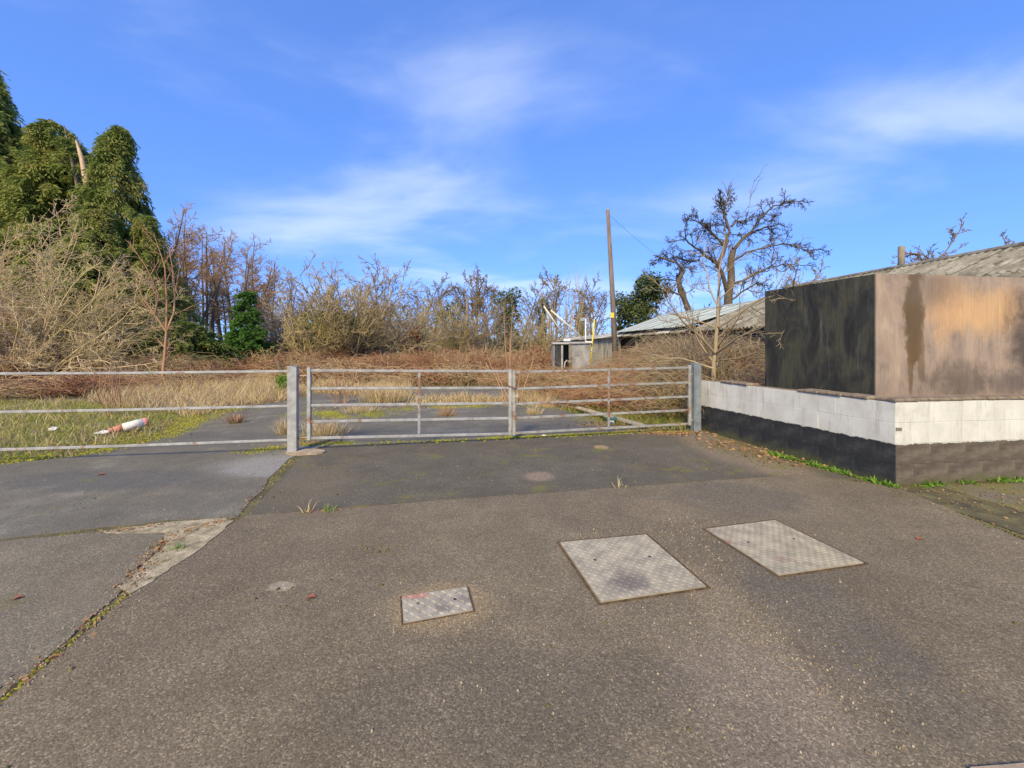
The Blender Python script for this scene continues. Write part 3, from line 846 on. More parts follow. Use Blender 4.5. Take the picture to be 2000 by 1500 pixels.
mid_s = GL * 0.487
gate('galvanised five-bar gate leaf hung on the left post', 0.215, mid_s - 0.032, 1.175, 0.19, 1.125, 0.115, 0.52, MAT['steel'], 1)
gate('rustier five-bar gate leaf hung beside the white wall', GL - 0.13, mid_s + 0.032, 1.15, 0.135, 1.105, 0.115, 0.49, steel_mat('lichened gate steel', 0.5, (0.30, 0.30, 0.28)), 2)
chain = thing('gate_chain', 'rusty chain looped round the two meeting gate stiles', 'chain', gpt(mid_s, 0.86))
for i in range(14):
    a = 2 * math.pi * i / 14
    c = Vector(gpt(mid_s + math.cos(a) * 0.075, 0.87 + 0.02 * math.sin(a * 2), math.sin(a) * 0.05))
    a2 = 2 * math.pi * (i + 1.15) / 14
    c2 = Vector(gpt(mid_s + math.cos(a2) * 0.075, 0.87 + 0.02 * math.sin(a2 * 2), math.sin(a2) * 0.05))
    up = Vector((0, 0, 1)) if i % 2 else gn
    s_ = (c2 - c).normalized().cross(up).normalized() * 0.009
    part('link', MB().tube([c + s_, c2 + s_, c2 - s_, c - s_, c + s_], 0.0045, 5), MAT['chain'], chain)
for i in range(4):
    c = Vector(gpt(mid_s + 0.02 + 0.012 * i, 0.85 - 0.028 * i, -0.06))
    part('link', MB().tube([c + Vector((0.008, 0, 0)), c + Vector((0.008, 0, -0.03)), c + Vector((-0.008, 0, -0.03)), c + Vector((-0.008, 0, 0)), c + Vector((0.008, 0, 0))], 0.0045, 5), MAT['chain'], chain)
pk = gpt(mid_s + 0.07, 0.74, -0.065)
pad = thing('padlock', 'small padlock hanging from the chain between the gate leaves', 'padlock', pk)
part('body', MB().bar((pk[0], pk[1], pk[2] - 0.03), (pk[0], pk[1], pk[2] + 0.015), 0.045, 0.02, 0.004), MAT['plate'], pad)
part('shackle', MB().tube([(pk[0] + math.cos(a) * 0.015, pk[1], pk[2] + 0.015 + math.sin(a) * 0.03) for a in np.linspace(0, math.pi, 7)], 0.004, 6), MAT['plate'], pad)

# left rail fence
FE = Vector((-9.4, 4.83, 0))
fen = thing('rail_fence', 'three-rail galvanised barrier running left from the gate post', 'fence', PL)
fd = (FE - PL).normalized()
for z in (1.168, 0.668, 0.178):
    a = PL + fd * 0.0645
    m = MB()
    pts_ = [(a.x, a.y, z)] + [((PL + fd * s).x, (PL + fd * s).y, z + dz) for s, dz in ((2.1, -0.006), (3.6, 0.0))] + [(FE.x + 0.06, FE.y, z - 0.01)]
    for i in range(3):
        m.bar(pts_[i], pts_[i + 1], 0.035, 0.034, 0.004)
    part('rail', m, MAT['steel'], fen)
part('post', MB().bar((FE.x, FE.y, -0.05), (FE.x, FE.y, 1.235), 0.12, 0.12, 0.008), MAT['steel_clean'], fen)

# ------------------------------------------------------------------ chequer plate covers
def cover(name, label, px, mat, nu, nv, lz, seed, th=0.0026):
    P = [Vector(G(*q)) for q in px]
    c = sum(P, Vector()) / 4
    root = thing(name, label, 'cover', (c.x, c.y, 0), group='steel covers in the forecourt')
    def sc(k, z):
        return [Vector((c.x + (p.x - c.x) * k, c.y + (p.y - c.y) * k, z)) for p in P]
    rim = MB()
    o_, i_ = sc(1.0, 0.006), sc(0.965, 0.006)
    il = sc(0.965, -0.01)
    vs_ = sc(1.0, -0.02) + o_ + i_ + il
    rim.add(vs_, [(k, (k + 1) % 4, 4 + (k + 1) % 4, 4 + k) for k in range(4)] + [(4 + k, 4 + (k + 1) % 4, 8 + (k + 1) % 4, 8 + k) for k in range(4)] +
            [(8 + k, 8 + (k + 1) % 4, 12 + (k + 1) % 4, 12 + k) for k in range(4)])
    part('frame', rim, MAT['rust_frame'], root)
    t_ = sc(0.945, 0.009)
    plt_ = part('plate', MB().add(sc(0.945, -0.02) + t_, [(0, 1, 2, 3), (4, 5, 6, 7)] + [(k, (k + 1) % 4, 4 + (k + 1) % 4, 4 + k) for k in range(4)]), mat, root)
    tr = MB()
    U, Vv = (t_[1] - t_[0]), (t_[3] - t_[0])
    W2 = t_[2] - t_[1]
    for i in range(nu):
        for j in range(nv):
            u, v = (i + 0.5) / nu, (j + 0.5) / nv
            p = (t_[0] * (1 - u) + t_[1] * u) * (1 - v) + (t_[3] * (1 - u) + t_[2] * u) * v
            e1 = (U.normalized() + (Vv.normalized() if (i + j) % 2 else -Vv.normalized())).normalized()
            e2 = Vector((-e1.y, e1.x, 0))
            a, b = e1 * lz * 0.52, e2 * lz * 0.15
            z0 = 0.0088
            p = Vector((p.x, p.y, z0))
            tr.add([p - a, p - b, p + a, p + b, p - a * 0.5 + Vector((0, 0, th)), p + a * 0.5 + Vector((0, 0, th))],
                   [(0, 1, 4), (1, 5, 4), (1, 2, 5), (2, 3, 5), (3, 4, 5), (3, 0, 4)])
    o = part('tread', tr, mat, plt_)
    o["kind"] = 'stuff'
    k_ = random.Random(seed)
    for u, v in ((0.22, 0.4), (0.78, 0.45)):
        p = (t_[0] * (1 - u) + t_[1] * u) * (1 - v) + (t_[3] * (1 - u) + t_[2] * u) * v
        part('lifting_hole', MB().tube([(p.x, p.y, 0.0085), (p.x, p.y, 0.0105)], 0.011, 8), MAT['black'], plt_)
    return root


cover('inspection_cover', 'large chequer plate cover with a dark stain, left of the pair', [(1087, 1059), (1264, 1043), (1389, 1150), (1170, 1183)], None or MAT['plate'], 24, 24, 0.025, 1)
cover('inspection_cover', 'large clean chequer plate cover nearest the white wall', [(1371, 1033), (1513, 1015), (1697, 1103), (1521, 1129)], MAT['plate'], 24, 24, 0.025, 2)
cover('inspection_cover', 'small oblong chequer plate cover with a red corner', [(781, 1166), (915, 1147), (928, 1195), (784, 1222)], MAT['plate_bright'], 12, 6, 0.036, 3, 0.0055)

# ------------------------------------------------------------------ barns behind
AX = Vector((-0.14, 1.0, 0)).normalized()
AC = Vector((AX.y, -AX.x, 0))           # across, away from the yard


def eave(Y):
    return Vector((11.2 - 0.14 * Y, Y, 0))


def corr_sheet(p00, p10, p01, p11, pitch=0.15, amp=0.022, th=0.006):
    """corrugations run from p0x (eave) to p1x (ridge); p00->p01 along the eave"""
    p00, p10, p01, p11 = map(Vector, (p00, p10, p01, p11))
    L = (p01 - p00).length
    n = max(4, int(L / pitch * 6))
    nrm = (p01 - p00).cross(p10 - p00).normalized()
    if nrm.z < 0:
        nrm = -nrm
    V, Q = [], []
    for i in range(n + 1):
        u = i / n
        h = math.cos(u * L / pitch * 2 * math.pi) * amp
        for a, b in ((p00, p01), (p10, p11)):
            V.append(tuple(a.lerp(b, u) + nrm * h))
    m = len(V)
    V += [tuple(Vector(v) - nrm * th) for v in V]
    for i in range(n):
        k = i * 2
        Q += [(k, k + 1, k + 3, k + 2), (m + k + 2, m + k + 3, m + k + 1, m + k), (k, k + 2, m + k + 2, m + k), (k + 1, m + k + 1, m + k + 3, k + 3)]
    return V, Q


ROOF = {}


def roof_run(root, Y0, Y1, eh, rh, width, mats, sw=1.0, rows=2, pitch=0.15, amp=0.022, skew=0.0, seed=1, side=1):
    r = random.Random(seed)
    m = MB()
    for f in (0.06, 0.5, 0.94):
        q0, q1 = [eave(Y) + AC * (width * f if side == 1 else 2 * width - width * f) for Y in (Y0 + 0.1, Y1 - 0.1)]
        zf = eh + (rh - eh) * f - 0.11
        m.bar((q0.x, q0.y, zf), (q1.x, q1.y, zf), 0.07, 0.12)
    root = part('roof', m, MAT['timber'], root)
    n = max(1, int(round((Y1 - Y0) / sw)))
    for i in range(n):
        ya, yb = Y0 + (Y1 - Y0) * i / n, Y0 + (Y1 - Y0) * (i + 1) / n
        for j in range(rows):
            f0, f1 = j / rows - (0.015 if j else 0.03), (j + 1) / rows
            def pt(Y, f):
                if side == 1:
                    p = eave(Y) + AC * width * f
                else:
                    p = eave(Y) + AC * (2 * width - width * f)
                p = p + AX * (skew * f * (Y - Y0) / (Y1 - Y0))
                return Vector((p.x, p.y, eh + (rh - eh) * f + 0.012 * (j % 2 == 0) * 0 - 0.014 * (rows - j) + 0.03))
            lift = r.uniform(-0.004, 0.006)
            V, Q = corr_sheet(pt(ya, f0) + Vector((0, 0, lift)), pt(ya, f1) + Vector((0, 0, lift)), pt(yb - 0.01, f0) + Vector((0, 0, lift)), pt(yb - 0.01, f1) + Vector((0, 0, lift)), pitch, amp)
            m = MB()
            m.v, m.f = V, Q
            part('roof_sheet', m, r.choice(mats), root)


def wall_boards(root, Y0, Y1, h, mat, seed, bw=0.6, skip=0.0, z0=-0.05, inset=0.12):
    r = random.Random(seed)
    m = MB()
    for z in (0.25, h - 0.25):
        q0, q1 = [eave(Y) + AC * (inset + 0.075) for Y in (Y0 + 0.05, Y1 - 0.05)]
        m.bar((q0.x, q0.y, z), (q1.x, q1.y, z), 0.06, 0.08)
    root = part('wall', m, MAT['timber'], root)
    n = int((Y1 - Y0) / bw)
    for i in range(n):
        if r.random() < skip:
            continue
        a, b = eave(Y0 + (Y1 - Y0) * i / n) + AC * inset, eave(Y0 + (Y1 - Y0) * (i + 1) / n - 0.012) + AC * inset
        o = r.uniform(-0.012, 0.012)
        m = MB()
        m.bar(((a + AC * o).x, (a + AC * o).y, (z0 + h) / 2), ((b + AC * o).x, (b + AC * o).y, (z0 + h) / 2), 0.03, h - z0, 0.003)
        part('wall_board', m, mat, root)


def gable(root, Y, eh, rh, width, mat, skew=0.0):
    a, b, c = eave(Y) + AC * 0.15, eave(Y) + AC * (2 * width - 0.15), eave(Y) + AC * width + AX * skew
    t = AX * 0.04
    m = MB()
    vs_ = [(a.x, a.y, -0.05), (b.x, b.y, -0.05), (b.x, b.y, eh - 0.05), (c.x, c.y, rh - 0.08), (a.x, a.y, eh - 0.05)]
    m.add(vs_ + [(x + t.x, y + t.y, z) for x, y, z in vs_], [(0, 1, 2, 3, 4), (9, 8, 7, 6, 5)] + [(k, (k + 1) % 5, 5 + (k + 1) % 5, 5 + k) for k in range(5)])
    part('gable_wall', m, mat, root)


def ridge(root, Y0, Y1, rh, width, mat, skew=0):
    a, b = eave(Y0) + AC * width, eave(Y1) + AC * width + AX * skew
    part('ridge_cap', MB().tube([(a.x, a.y, rh + 0.03), (b.x, b.y, rh + 0.03)], 0.09, 8), mat, root)


barn = thing('barn', 'near barn with grey corrugated asbestos roof rising behind the brown boards', 'barn', eave(9))
roof_run(barn, 7.0, 19.2, 2.35, 4.41, 4.9, [MAT['roof_grey']], 1.02, 2, 0.2, 0.034, seed=2)
roof_run(barn, 7.0, 19.2, 2.35, 4.41, 4.9, [MAT['roof_grey']], 3.05, 1, seed=3, side=2)
ridge(barn, 7.0, 19.2, 4.41, 4.9, MAT['roof_grey'])
wall_boards(barn, 7.0, 19.2, 2.3, MAT['wall_dark'], 5, 0.3)
gable(barn, 7.05, 2.35, 4.41, 4.9, MAT['wall_pale'])
gable(barn, 19.1, 2.35, 4.41, 4.9, MAT['wall_pale'])
for yy, hh_, rr_ in ((14.2, 0.80, 0.10), (18.9, 0.30, 0.11)):
    p = eave(yy) + AC * 5.2
    part('flue_pipe', MB().tube([(p.x, p.y, 4.2), (p.x, p.y, 4.45 + hh_)], rr_, 10), MAT['timber'], barn, True)
barn2 = thing('barn', 'middle barn with pale blue-grey sheet roof below the oak', 'barn', eave(24))
roof_run(barn2, 19.25, 28.2, 2.62, 3.98, 4.9, [MAT['roof_pale']] * 2 + [MAT['roof_pale']], 1.1, 2, pitch=0.2, skew=3.4, seed=6)
roof_run(barn2, 19.25, 28.2, 2.62, 3.98, 4.9, [MAT['roof_pale']], 3.0, 1, pitch=0.2, skew=3.4, seed=7, side=2)
ridge(barn2, 19.3, 28.2, 3.98, 4.9, MAT['roof_pale'], 3.4)
wall_boards(barn2, 19.3, 28.2, 2.5, MAT['wall_dark'], 8, 0.4, inset=0.6)
gable(barn2, 28.1, 2.6, 3.98, 4.9, MAT['wall_dark'], 3.3)
barn3 = thing('lean_to_shed', 'long low lean-to shed with bleached roof and stained pale wall', 'shed', eave(40))
for k, (ya, yb) in enumerate(((19.3, 28.3), (28.35, 50.0))):
    w3 = 0.55 if k == 0 else 2.6
    n3 = int((yb - ya) / 1.5)
    r3 = random.Random(11 + k)
    for i in range(n3):
        a, b = eave(ya + (yb - ya) * i / n3) - AC * 0.25, eave(ya + (yb - ya) * (i + 1) / n3 - 0.01) - AC * 0.25
        z0, z1 = 2.27 + r3.uniform(-.02, .02), (2.58 if k == 0 else 2.75)
        V, Q = corr_sheet((a.x, a.y, z0), ((a + AC * w3).x, (a + AC * w3).y, z1), (b.x, b.y, z0), ((b + AC * w3).x, (b + AC * w3).y, z1), 0.2, 0.025)
        m = MB()
        m.v, m.f = V, Q
        part('roof_sheet', m, r3.choice([MAT['roof_white'], MAT['roof_white'], MAT['roof_grey']]), barn3)
wall_boards(barn3, 28.0, 49.9, 2.26, MAT['wall_pale'], 9, 0.55, inset=0.02)
for yy in (20, 22.5, 25, 27.6):
    p = eave(yy)
    part('post', MB().bar((p.x, p.y, -0.05), (p.x, p.y, 2.25), 0.14, 0.14), MAT['timber'], barn3)
a, b = eave(49.9), eave(49.9) + AC * 2.4
part('end_wall', MB().bar((a.x, a.y, 1.1), (b.x, b.y, 1.1), 0.05, 2.3), MAT['wall_pale'], barn3)

# ------------------------------------------------------------------ cabinet (tall metal kiosk with a half-open front)
YK = 19.5
kx0, kx1, kx2 = W(1083, 700, YK)[0], W(1118, 700, YK)[0], W(1152, 700, YK + 0.5)[0]
kz = W(1100, 672, YK)[2]
kio = thing('metal_kiosk', 'weathered grey metal kiosk with dark open front among the brambles', 'kiosk', (kx0, YK, 0))
kd = 1.1
part('back', MB().box((kx0, YK + kd - 0.03, 0), (kx1 - 0.03, YK + kd, kz - 0.02)), MAT['cabinet_dark'], kio)
part('left_side', MB().box((kx0 - 0.035, YK, -0.05), (kx0 - 0.002, YK + kd, kz - 0.02)), MAT['cabinet'], kio)
part('frame_post', MB().box((kx0 + 0.32, YK - 0.02, -0.05), (kx0 + 0.41, YK + 0.06, kz - 0.06)), MAT['cabinet'], kio)
part('door', MB().box((kx0 + 0.01, YK + 0.012, 0.0), (kx0 + 0.315, YK + 0.045, kz - 0.06)), MAT['cabinet_dark'], kio)
sd = MB()
sd.add([(kx1 - 0.02, YK, -0.05), (kx2, YK + 0.42, -0.05), (kx2, YK + 0.42, kz + 0.02), (kx1 - 0.02, YK, kz - 0.02),
        (kx1 - 0.02, YK + 0.04, -0.05), (kx2, YK + 0.46, -0.05), (kx2, YK + 0.46, kz + 0.02), (kx1 - 0.02, YK + 0.04, kz - 0.02)],
       [(0, 1, 2, 3), (7, 6, 5, 4), (0, 4, 5, 1), (1, 5, 6, 2), (2, 6, 7, 3), (3, 7, 4, 0)])
sidep = part('side_panel', sd, MAT['cabinet'], kio)
part('vent_panel', MB().box((kx1 + 0.1, YK + 0.03, kz - 0.75), (kx1 + 0.12, YK + 0.05, kz - 0.25)), MAT['grey_box'], sidep)
for i in range(5):
    t = 0.12 + 0.05 * i
    xk, yk = kx1 - 0.02 + (kx2 - kx1) * t, YK + 0.42 * t
    part('louvre', MB().box((xk, yk - 0.03, kz - 0.55), (xk + 0.03, yk - 0.012, kz - 0.28)), MAT['grey_box'], sidep)
part('top', MB().add([(kx0 - 0.08, YK - 0.08, kz), (kx1, YK - 0.08, kz + 0.01), (kx2 + 0.1, YK + 0.38, kz + 0.05), (kx2 + 0.1, YK + kd + 0.3, kz + 0.1), (kx0 - 0.08, YK + kd + 0.05, kz + 0.06),
                      (kx0 - 0.08, YK - 0.08, kz + 0.04), (kx1, YK - 0.08, kz + 0.05), (kx2 + 0.1, YK + 0.38, kz + 0.09), (kx2 + 0.1, YK + kd + 0.3, kz + 0.14), (kx0 - 0.08, YK + kd + 0.05, kz + 0.1)],
                     [(4, 3, 2, 1, 0), (5, 6, 7, 8, 9)] + [(k, (k + 1) % 5, 5 + (k + 1) % 5, 5 + k) for k in range(5)]), MAT['roof_white'], kio)
ph = kx0 + 0.5
part('hose_nozzle', MB().tube([(ph, YK + 0.2, 0.55), (ph + 0.02, YK + 0.16, 0.8), (ph + 0.12, YK + 0.14, 0.92), (ph + 0.2, YK + 0.14, 0.85)], 0.025, 6), MAT['white_plastic'], kio)

# leaning white pipes, yellow pole, white standpipe
for k, (lab, p0, p1) in enumerate((('left of two leaning white pipes rising over the kiosk roof', W(1107, 664, YK + 0.6), W(1052, 583, YK - 0.4)),
                                   ('right of two leaning white pipes, the longer one over the kiosk', W(1149, 669, YK + 0.6), W(1060, 592, YK - 0.3)))):
    q = thing('leaning_pipe', lab, 'pipe', p0, group='white pipes on the kiosk')
    a, b = Vector(p0), Vector(p1)
    part('shaft', MB().tube([a, a.lerp(b, 0.83)], 0.033, 8), MAT['white_paint'], q, True)
    part('tip', MB().tube([a.lerp(b, 0.83), b], [0.03, 0.022], 6), MAT['pole_wood'], q, True)
    part('foot', MB().bar(a + Vector((-0.16, 0, 0.0)), a + Vector((0.16, 0, 0.0)), 0.2, 0.12), MAT['white_paint'], q)
yp = thing('marker_pole', 'slim yellow pole leaning beside the kiosk', 'pole', W(1152, 686, YK + 0.6))
part('shaft', MB().tube([W(1151.5, 730, YK + 0.6), W(1161, 624, YK + 0.6)], 0.034, 8), MAT['yellow'], yp, True)
part('foot', MB().bar(W(1146, 686, YK + 0.6), W(1160, 686, YK + 0.6), 0.1, 0.04), MAT['grey_box'], yp)
wp = thing('standpipe', 'thin white standpipe with a small grey lamp behind the kiosk', 'pipe', W(1143, 735, YK + 1.6))
part('shaft', MB().tube([W(1143, 735, YK + 1.6), W(1144, 624, YK + 1.6)], 0.03, 8), MAT['white_paint'], wp, True)
part('lamp', MB().bar(W(1133, 625, YK + 1.6), W(1142, 624, YK + 1.6), 0.16, 0.2, 0.03), MAT['grey_box'], wp)

# utility poles
YP = 23.0
pb, pt_ = W(1203, 731, YP), W(1187, 411, YP)
up_ = thing('utility_pole', 'tall leaning timber utility pole beside the low shed', 'pole', (pb[0], pb[1], 0))
up_sh = part('shaft', MB().tube([pb, tuple(Vector(pb).lerp(Vector(pt_), 0.5) + Vector((0.03, 0, 0))), pt_], [0.17, 0.14, 0.105], 12), MAT['pole_wood'], up_, True)
part('pole_cap', MB().tube([pt_, (pt_[0], pt_[1], pt_[2] + 0.05)], [0.115, 0.09], 10), MAT['grey_box'], up_sh)
sp0 = W(1194.7, 621, YP)
part('warning_plate', MB().box((sp0[0] - 0.10, YP - 0.165, sp0[2]), (sp0[0] + 0.09, YP - 0.150, sp0[2] + 0.29)), MAT['yellow'], up_sh)
for x_, y_, s_ in ((1192.5, 438, 1), (1193.5, 467, 1)):
    q = W(x_, y_, YP)
    part('step_bolt', MB().tube([(q[0], YP - 0.03, q[2]), (q[0] + 0.12, YP - 0.05, q[2])], 0.02, 6), MAT['grey_box'], up_sh)
w0, w1 = Vector(W(1190, 420, YP)), Vector(W(1420, 560, 34))
wire = obj('overhead_wire', tube_mesh('overhead_wire', [([tuple(w0.lerp(w1, t / 16) - Vector((0, 0, 0.9 * math.sin(math.pi * t / 16)))) for t in range(17)], [0.009] * 17)], 4), MAT['black'])
tag(wire, 'thin sagging wire from the tall pole towards the oak', 'wire')
YQ = 45.0
qb, qt = W(914, 706, YQ), W(912, 583, YQ)
up2 = thing('utility_pole', 'distant short timber pole carrying a grey transformer', 'pole', (qb[0], qb[1], 0))
up2_sh = part('shaft', MB().tube([qb, qt], [0.20, 0.15], 10), MAT['pole_wood'], up2, True)
part('crossarm', MB().bar(W(904, 584, YQ), W(920, 584, YQ), 0.15, 0.15), MAT['pole_wood'], up2)
q = W(912, 633, YQ)
part('transformer', MB().bar((q[0], YQ - 0.35, q[2]), (q[0], YQ - 0.35, q[2] + 0.68), 0.42, 0.46, 0.06), MAT['grey_box'], up2)
q = W(914, 655, YQ)
part('warning_plate', MB().box((q[0] - 0.19, YQ - 0.215, q[2]), (q[0] + 0.17, YQ - 0.2, q[2] + 0.42)), MAT['yellow'], up2_sh)
#--VEGETATION--
# ------------------------------------------------------------------ plants: branch growth
def rnd_perp(d, r):
    while True:
        v = Vector((r.gauss(0, 1), r.gauss(0, 1), r.gauss(0, 1)))
        p = v - d * v.dot(d)
        if p.length > 0.2:
            return p.normalized()


def run(p, d, L, r0, r1, n, wander, up, r):
    pts, rad = [tuple(p)], [r0]
    p, d = Vector(p), Vector(d).normalized()
    for i in range(n):
        d = (d + Vector((r.gauss(0, wander), r.gauss(0, wander), r.gauss(0, wander) + up))).normalized()
        p = p + d * (L / n)
        pts.append(tuple(p))
        rad.append(r0 + (r1 - r0) * (i + 1) / n)
    return pts, rad


def kids(pts, rad, spec, lvl, out, r):
    """spec[lvl] = dict(n, ang, len, start, seg, wan, up, rmin)"""
    if lvl >= len(spec):
        return
    s = spec[lvl]
    P = [Vector(q) for q in pts]
    n = len(P) - 1
    tot = sum((P[i + 1] - P[i]).length for i in range(n))
    cnt = int(s['n'] * r.uniform(0.75, 1.25) + 0.5)
    for k in range(cnt):
        f = s['start'] + (1 - s['start']) * ((k + r.random()) / max(1, cnt))
        f = min(f, 0.999)
        i = int(f * n)
        u = f * n - i
        p = P[i].lerp(P[i + 1], u)
        d = (P[i + 1] - P[i]).normalized()
        a = math.radians(s['ang'] * r.uniform(0.65, 1.3))
        nd = d * math.cos(a) + rnd_perp(d, r) * math.sin(a)
        pr = rad[i] + (rad[i + 1] - rad[i]) * u
        L = s['len'] * tot * r.uniform(0.6, 1.25) * (1 - s.get('shr', 0.5) * f)
        r0 = max(s['rmin'], pr * s.get('rr', 0.55))
        b = run(p, nd, L, r0, max(s['rmin'] * 0.6, r0 * 0.35), s['seg'], s['wan'], s['up'], r)
        out.setdefault(lvl, []).append(b)
        kids(b[0], b[1], spec, lvl + 1, out, r)


def flatten(out, lo, hi=99):
    res = []
    for l, b in out.items():
        if lo <= l < hi:
            res += b
    return res


def tree_meshes(stems, spec, seed, split=1, thick_sides=6):
    """stems: list of (pts, rad); returns trunk mesh (stems + first split levels) and crown mesh"""
    r = random.Random(seed)
    out = {-1: list(stems)}
    for s in stems:
        kids(s[0], s[1], spec, 0, out, r)
    trunk = flatten(out, -1, split)
    crown = flatten(out, split)
    return tube_mesh('trunk', trunk, thick_sides), tube_mesh('crown', crown, 3), crown


def plant(name, label, cat, loc, rz, sc, meshes, group=None):
    """meshes: list of (part name, mesh, material)"""
    o = thing(name, label, cat, loc, rz, group)
    o.scale = (sc, sc, sc) if not isinstance(sc, tuple) else sc
    for pn, me, mt in meshes:
        obj(pn, me, mt, o)
    return o


VEG = random.Random(21)

# --- conifer sprays
def cypress_mesh(H, Rw, n_limbs, seed, per=8, leaf=0.30, wid=0.03, droop=1.0, shape=0.9, lean=(0, 0), base=0.02, spr=50, asc=0.3):
    """separate arching limbs hung with curtains of drooping sprays; gaps stay between the limbs"""
    g = np.random.default_rng(seed)
    f = np.sort(g.random(n_limbs)) ** 0.9 * 0.98
    th = g.uniform(0, 2 * math.pi, n_limbs)
    prof = np.clip((1 - f) ** shape, 0.05, 1) * (0.8 + 0.2 * np.clip(f * 6, 0, 1))
    reach = Rw * prof * (0.55 + 0.62 * g.random(n_limbs) ** 0.8) * (1 + 0.12 * np.sin(th * 2 + seed))
    reach = np.maximum(reach, 0.35)
    up = asc + np.clip((f - 0.72) * 3.2, 0, 1) * g.uniform(0.2, 1.1, n_limbs)
    n = n_limbs * spr
    i = np.repeat(np.arange(n_limbs), spr)
    t = 0.22 + 0.85 * g.random(n) ** 0.75
    rc = reach[i]
    r = rc * t
    lat = g.normal(0, 1, n) * (0.08 + 0.16 * rc * 0.35 * np.clip(1.15 - t, 0.1, 1))
    hang = np.abs(g.normal(0, 1, n)) * (0.10 + 0.11 * rc * 0.4) * droop
    z = base * H + H * (1 - base) * f[i] + up[i] * r - (0.22 * droop + 0.5 * up[i]) * r * t ** 2 - hang
    ct, sn_ = np.cos(th[i]), np.sin(th[i])
    C = np.stack([r * ct - lat * sn_ + lean[0] * f[i] ** 2, r * sn_ + lat * ct + lean[1] * f[i] ** 2, np.maximum(z, 0.05)], 1)
    D = unit(np.stack([ct, sn_, -0.25 * droop + 0 * t], 1) + g.normal(0, 0.38, (n, 3)))
    side = unit(np.cross(D, np.array([0, 0, 1.0])) + g.normal(0, 0.25, (n, 3)))
    Ls = g.uniform(0.35, 1.0, n)[:, None] * leaf * 2.2
    Vs, Qs, o = [], [], 0
    for k in range(per):
        u = (k + 0.5) / per
        pos = C + D * Ls * u
        pos[:, 2] -= (Ls[:, 0] * droop * 0.9) * u * u
        dd = D * 0.8 + side * (0.7 if k % 2 else -0.7) + np.array([0, 0, -0.5 * droop - 0.4 * u])
        V, Q = leaf_np(pos, dd + g.normal(0, 0.2, pos.shape), leaf * g.uniform(0.5, 1.25, n) * (1.1 - 0.5 * u), wid, g)
        Vs.append(V)
        Qs.append(Q + o)
        o += len(V)
    return mesh_np('crown', np.concatenate(Vs), quads=np.concatenate(Qs))


def con_trunk(H, r0, Rw, seed, shape=0.75):
    r = random.Random(seed)
    br = [run((0, 0, -0.1), (0, 0, 1), H * 0.97, r0, 0.03, 8, 0.02, 0.1, r)]
    for i in range(70):
        f = r.uniform(0.06, 0.95)
        a = r.uniform(0, 6.28)
        br.append(run((0, 0, H * f), (math.cos(a), math.sin(a), 0.35), Rw * (1 - f) ** shape * 0.85, 0.05 * (1 - f) + 0.015, 0.012, 8, 0.08, 0.0, r))
    return tube_mesh('trunk', br, 5)


cy1 = cypress_mesh(19.5, 7.6, 300, 3, 7, 0.44, 0.042, 1.1, 0.95, spr=44, asc=0.25)
cy2 = cypress_mesh(14.6, 5.2, 250, 5, 7, 0.36, 0.036, 1.1, 1.0, spr=44, asc=0.2)
ct1, ct2 = con_trunk(19, 0.4, 6.2, 3, 0.95), con_trunk(14.4, 0.3, 3.8, 5, 1.0)
for (lab, x, Y, rz, sc, ms) in [
    ('tallest dark green cypress at the left edge of the picture', -40, 25.0, 0.3, 1.0, (ct1, cy1)),
    ('full green cypress between the tallest one and the split trunk', 100, 24.2, 1.9, (1.15, 1.15, 1.04), (ct2, cy2)),
    ('green cypress nearest the bare alders, right of the split trunk', 226, 22.5, 4.4, (0.86, 0.86, 0.97), (ct2, cy2)),
    ('cypress filling the gap behind the split dead trunk', 150, 25.5, 0.7, (1.0, 1.0, 1.02), (ct2, cy2)),
    ('shorter cypress hugging the right flank of the group, next to the alders', 285, 21.8, 2.6, (0.62, 0.62, 0.60), (ct2, cy2)),
    ('low cypress between the pale willow and the forked sapling', 190, 20.6, 5.2, (0.75, 0.75, 0.62), (ct2, cy2)),
]:
    p = W(x, 700, Y)
    plant('cypress_tree', lab, 'tree', (p[0], Y, 0), rz, sc, [('trunk', ms[0], MAT['bark_grey']), ('crown', ms[1], MAT['conifer'])], 'cypresses on the left')
# split dead trunk standing in front of the cypresses with a tuft on top
YS = 22.0
sg = [W(190, 720, YS), W(184, 520, YS), W(177, 395, YS), W(168, 350, YS), W(160, 310, YS), W(148, 274, YS)]
sn = thing('dead_trunk', 'tall pale split dead trunk standing up among the cypresses', 'trunk', (sg[0][0], YS, 0))
part('trunk', MB().tube(sg, [0.2, 0.18, 0.15, 0.14, 0.11, 0.03], 8), MAT['bark_dead'], sn, True)
part('splinter', MB().tube([W(176, 400, YS - 0.1), W(182, 370, YS - 0.12), W(183, 385, YS - 0.12)], [0.09, 0.05, 0.01], 5), MAT['bark_dead'], sn)
crt = cypress_mesh(3.6, 1.4, 34, 15, 8, 0.26, 0.035, 0.8, 0.7, lean=(-1.3, 0), spr=18)
tp = W(152, 345, YS + 1.4)
plant('cypress_tree', 'thin cypress leader poking up behind the split trunk', 'tree', (tp[0], YS + 1.5, 0), 0, 1,
      [('trunk', tube_mesh('trunk', [([(0, 0, 0), (0.0, 0, tp[2] - 1), (-0.9, 0, tp[2] + 3.0)], [0.2, 0.12, 0.03])], 6), MAT['bark_grey'])], 'cypresses on the left')
o_ = obj('crown', crt, MAT['conifer'], bpy.data.objects[[o.name for o in COL.objects if o.name.startswith('cypress_tree')][-1]])
o_.location = (0.1, 0, tp[2] - 0.9)

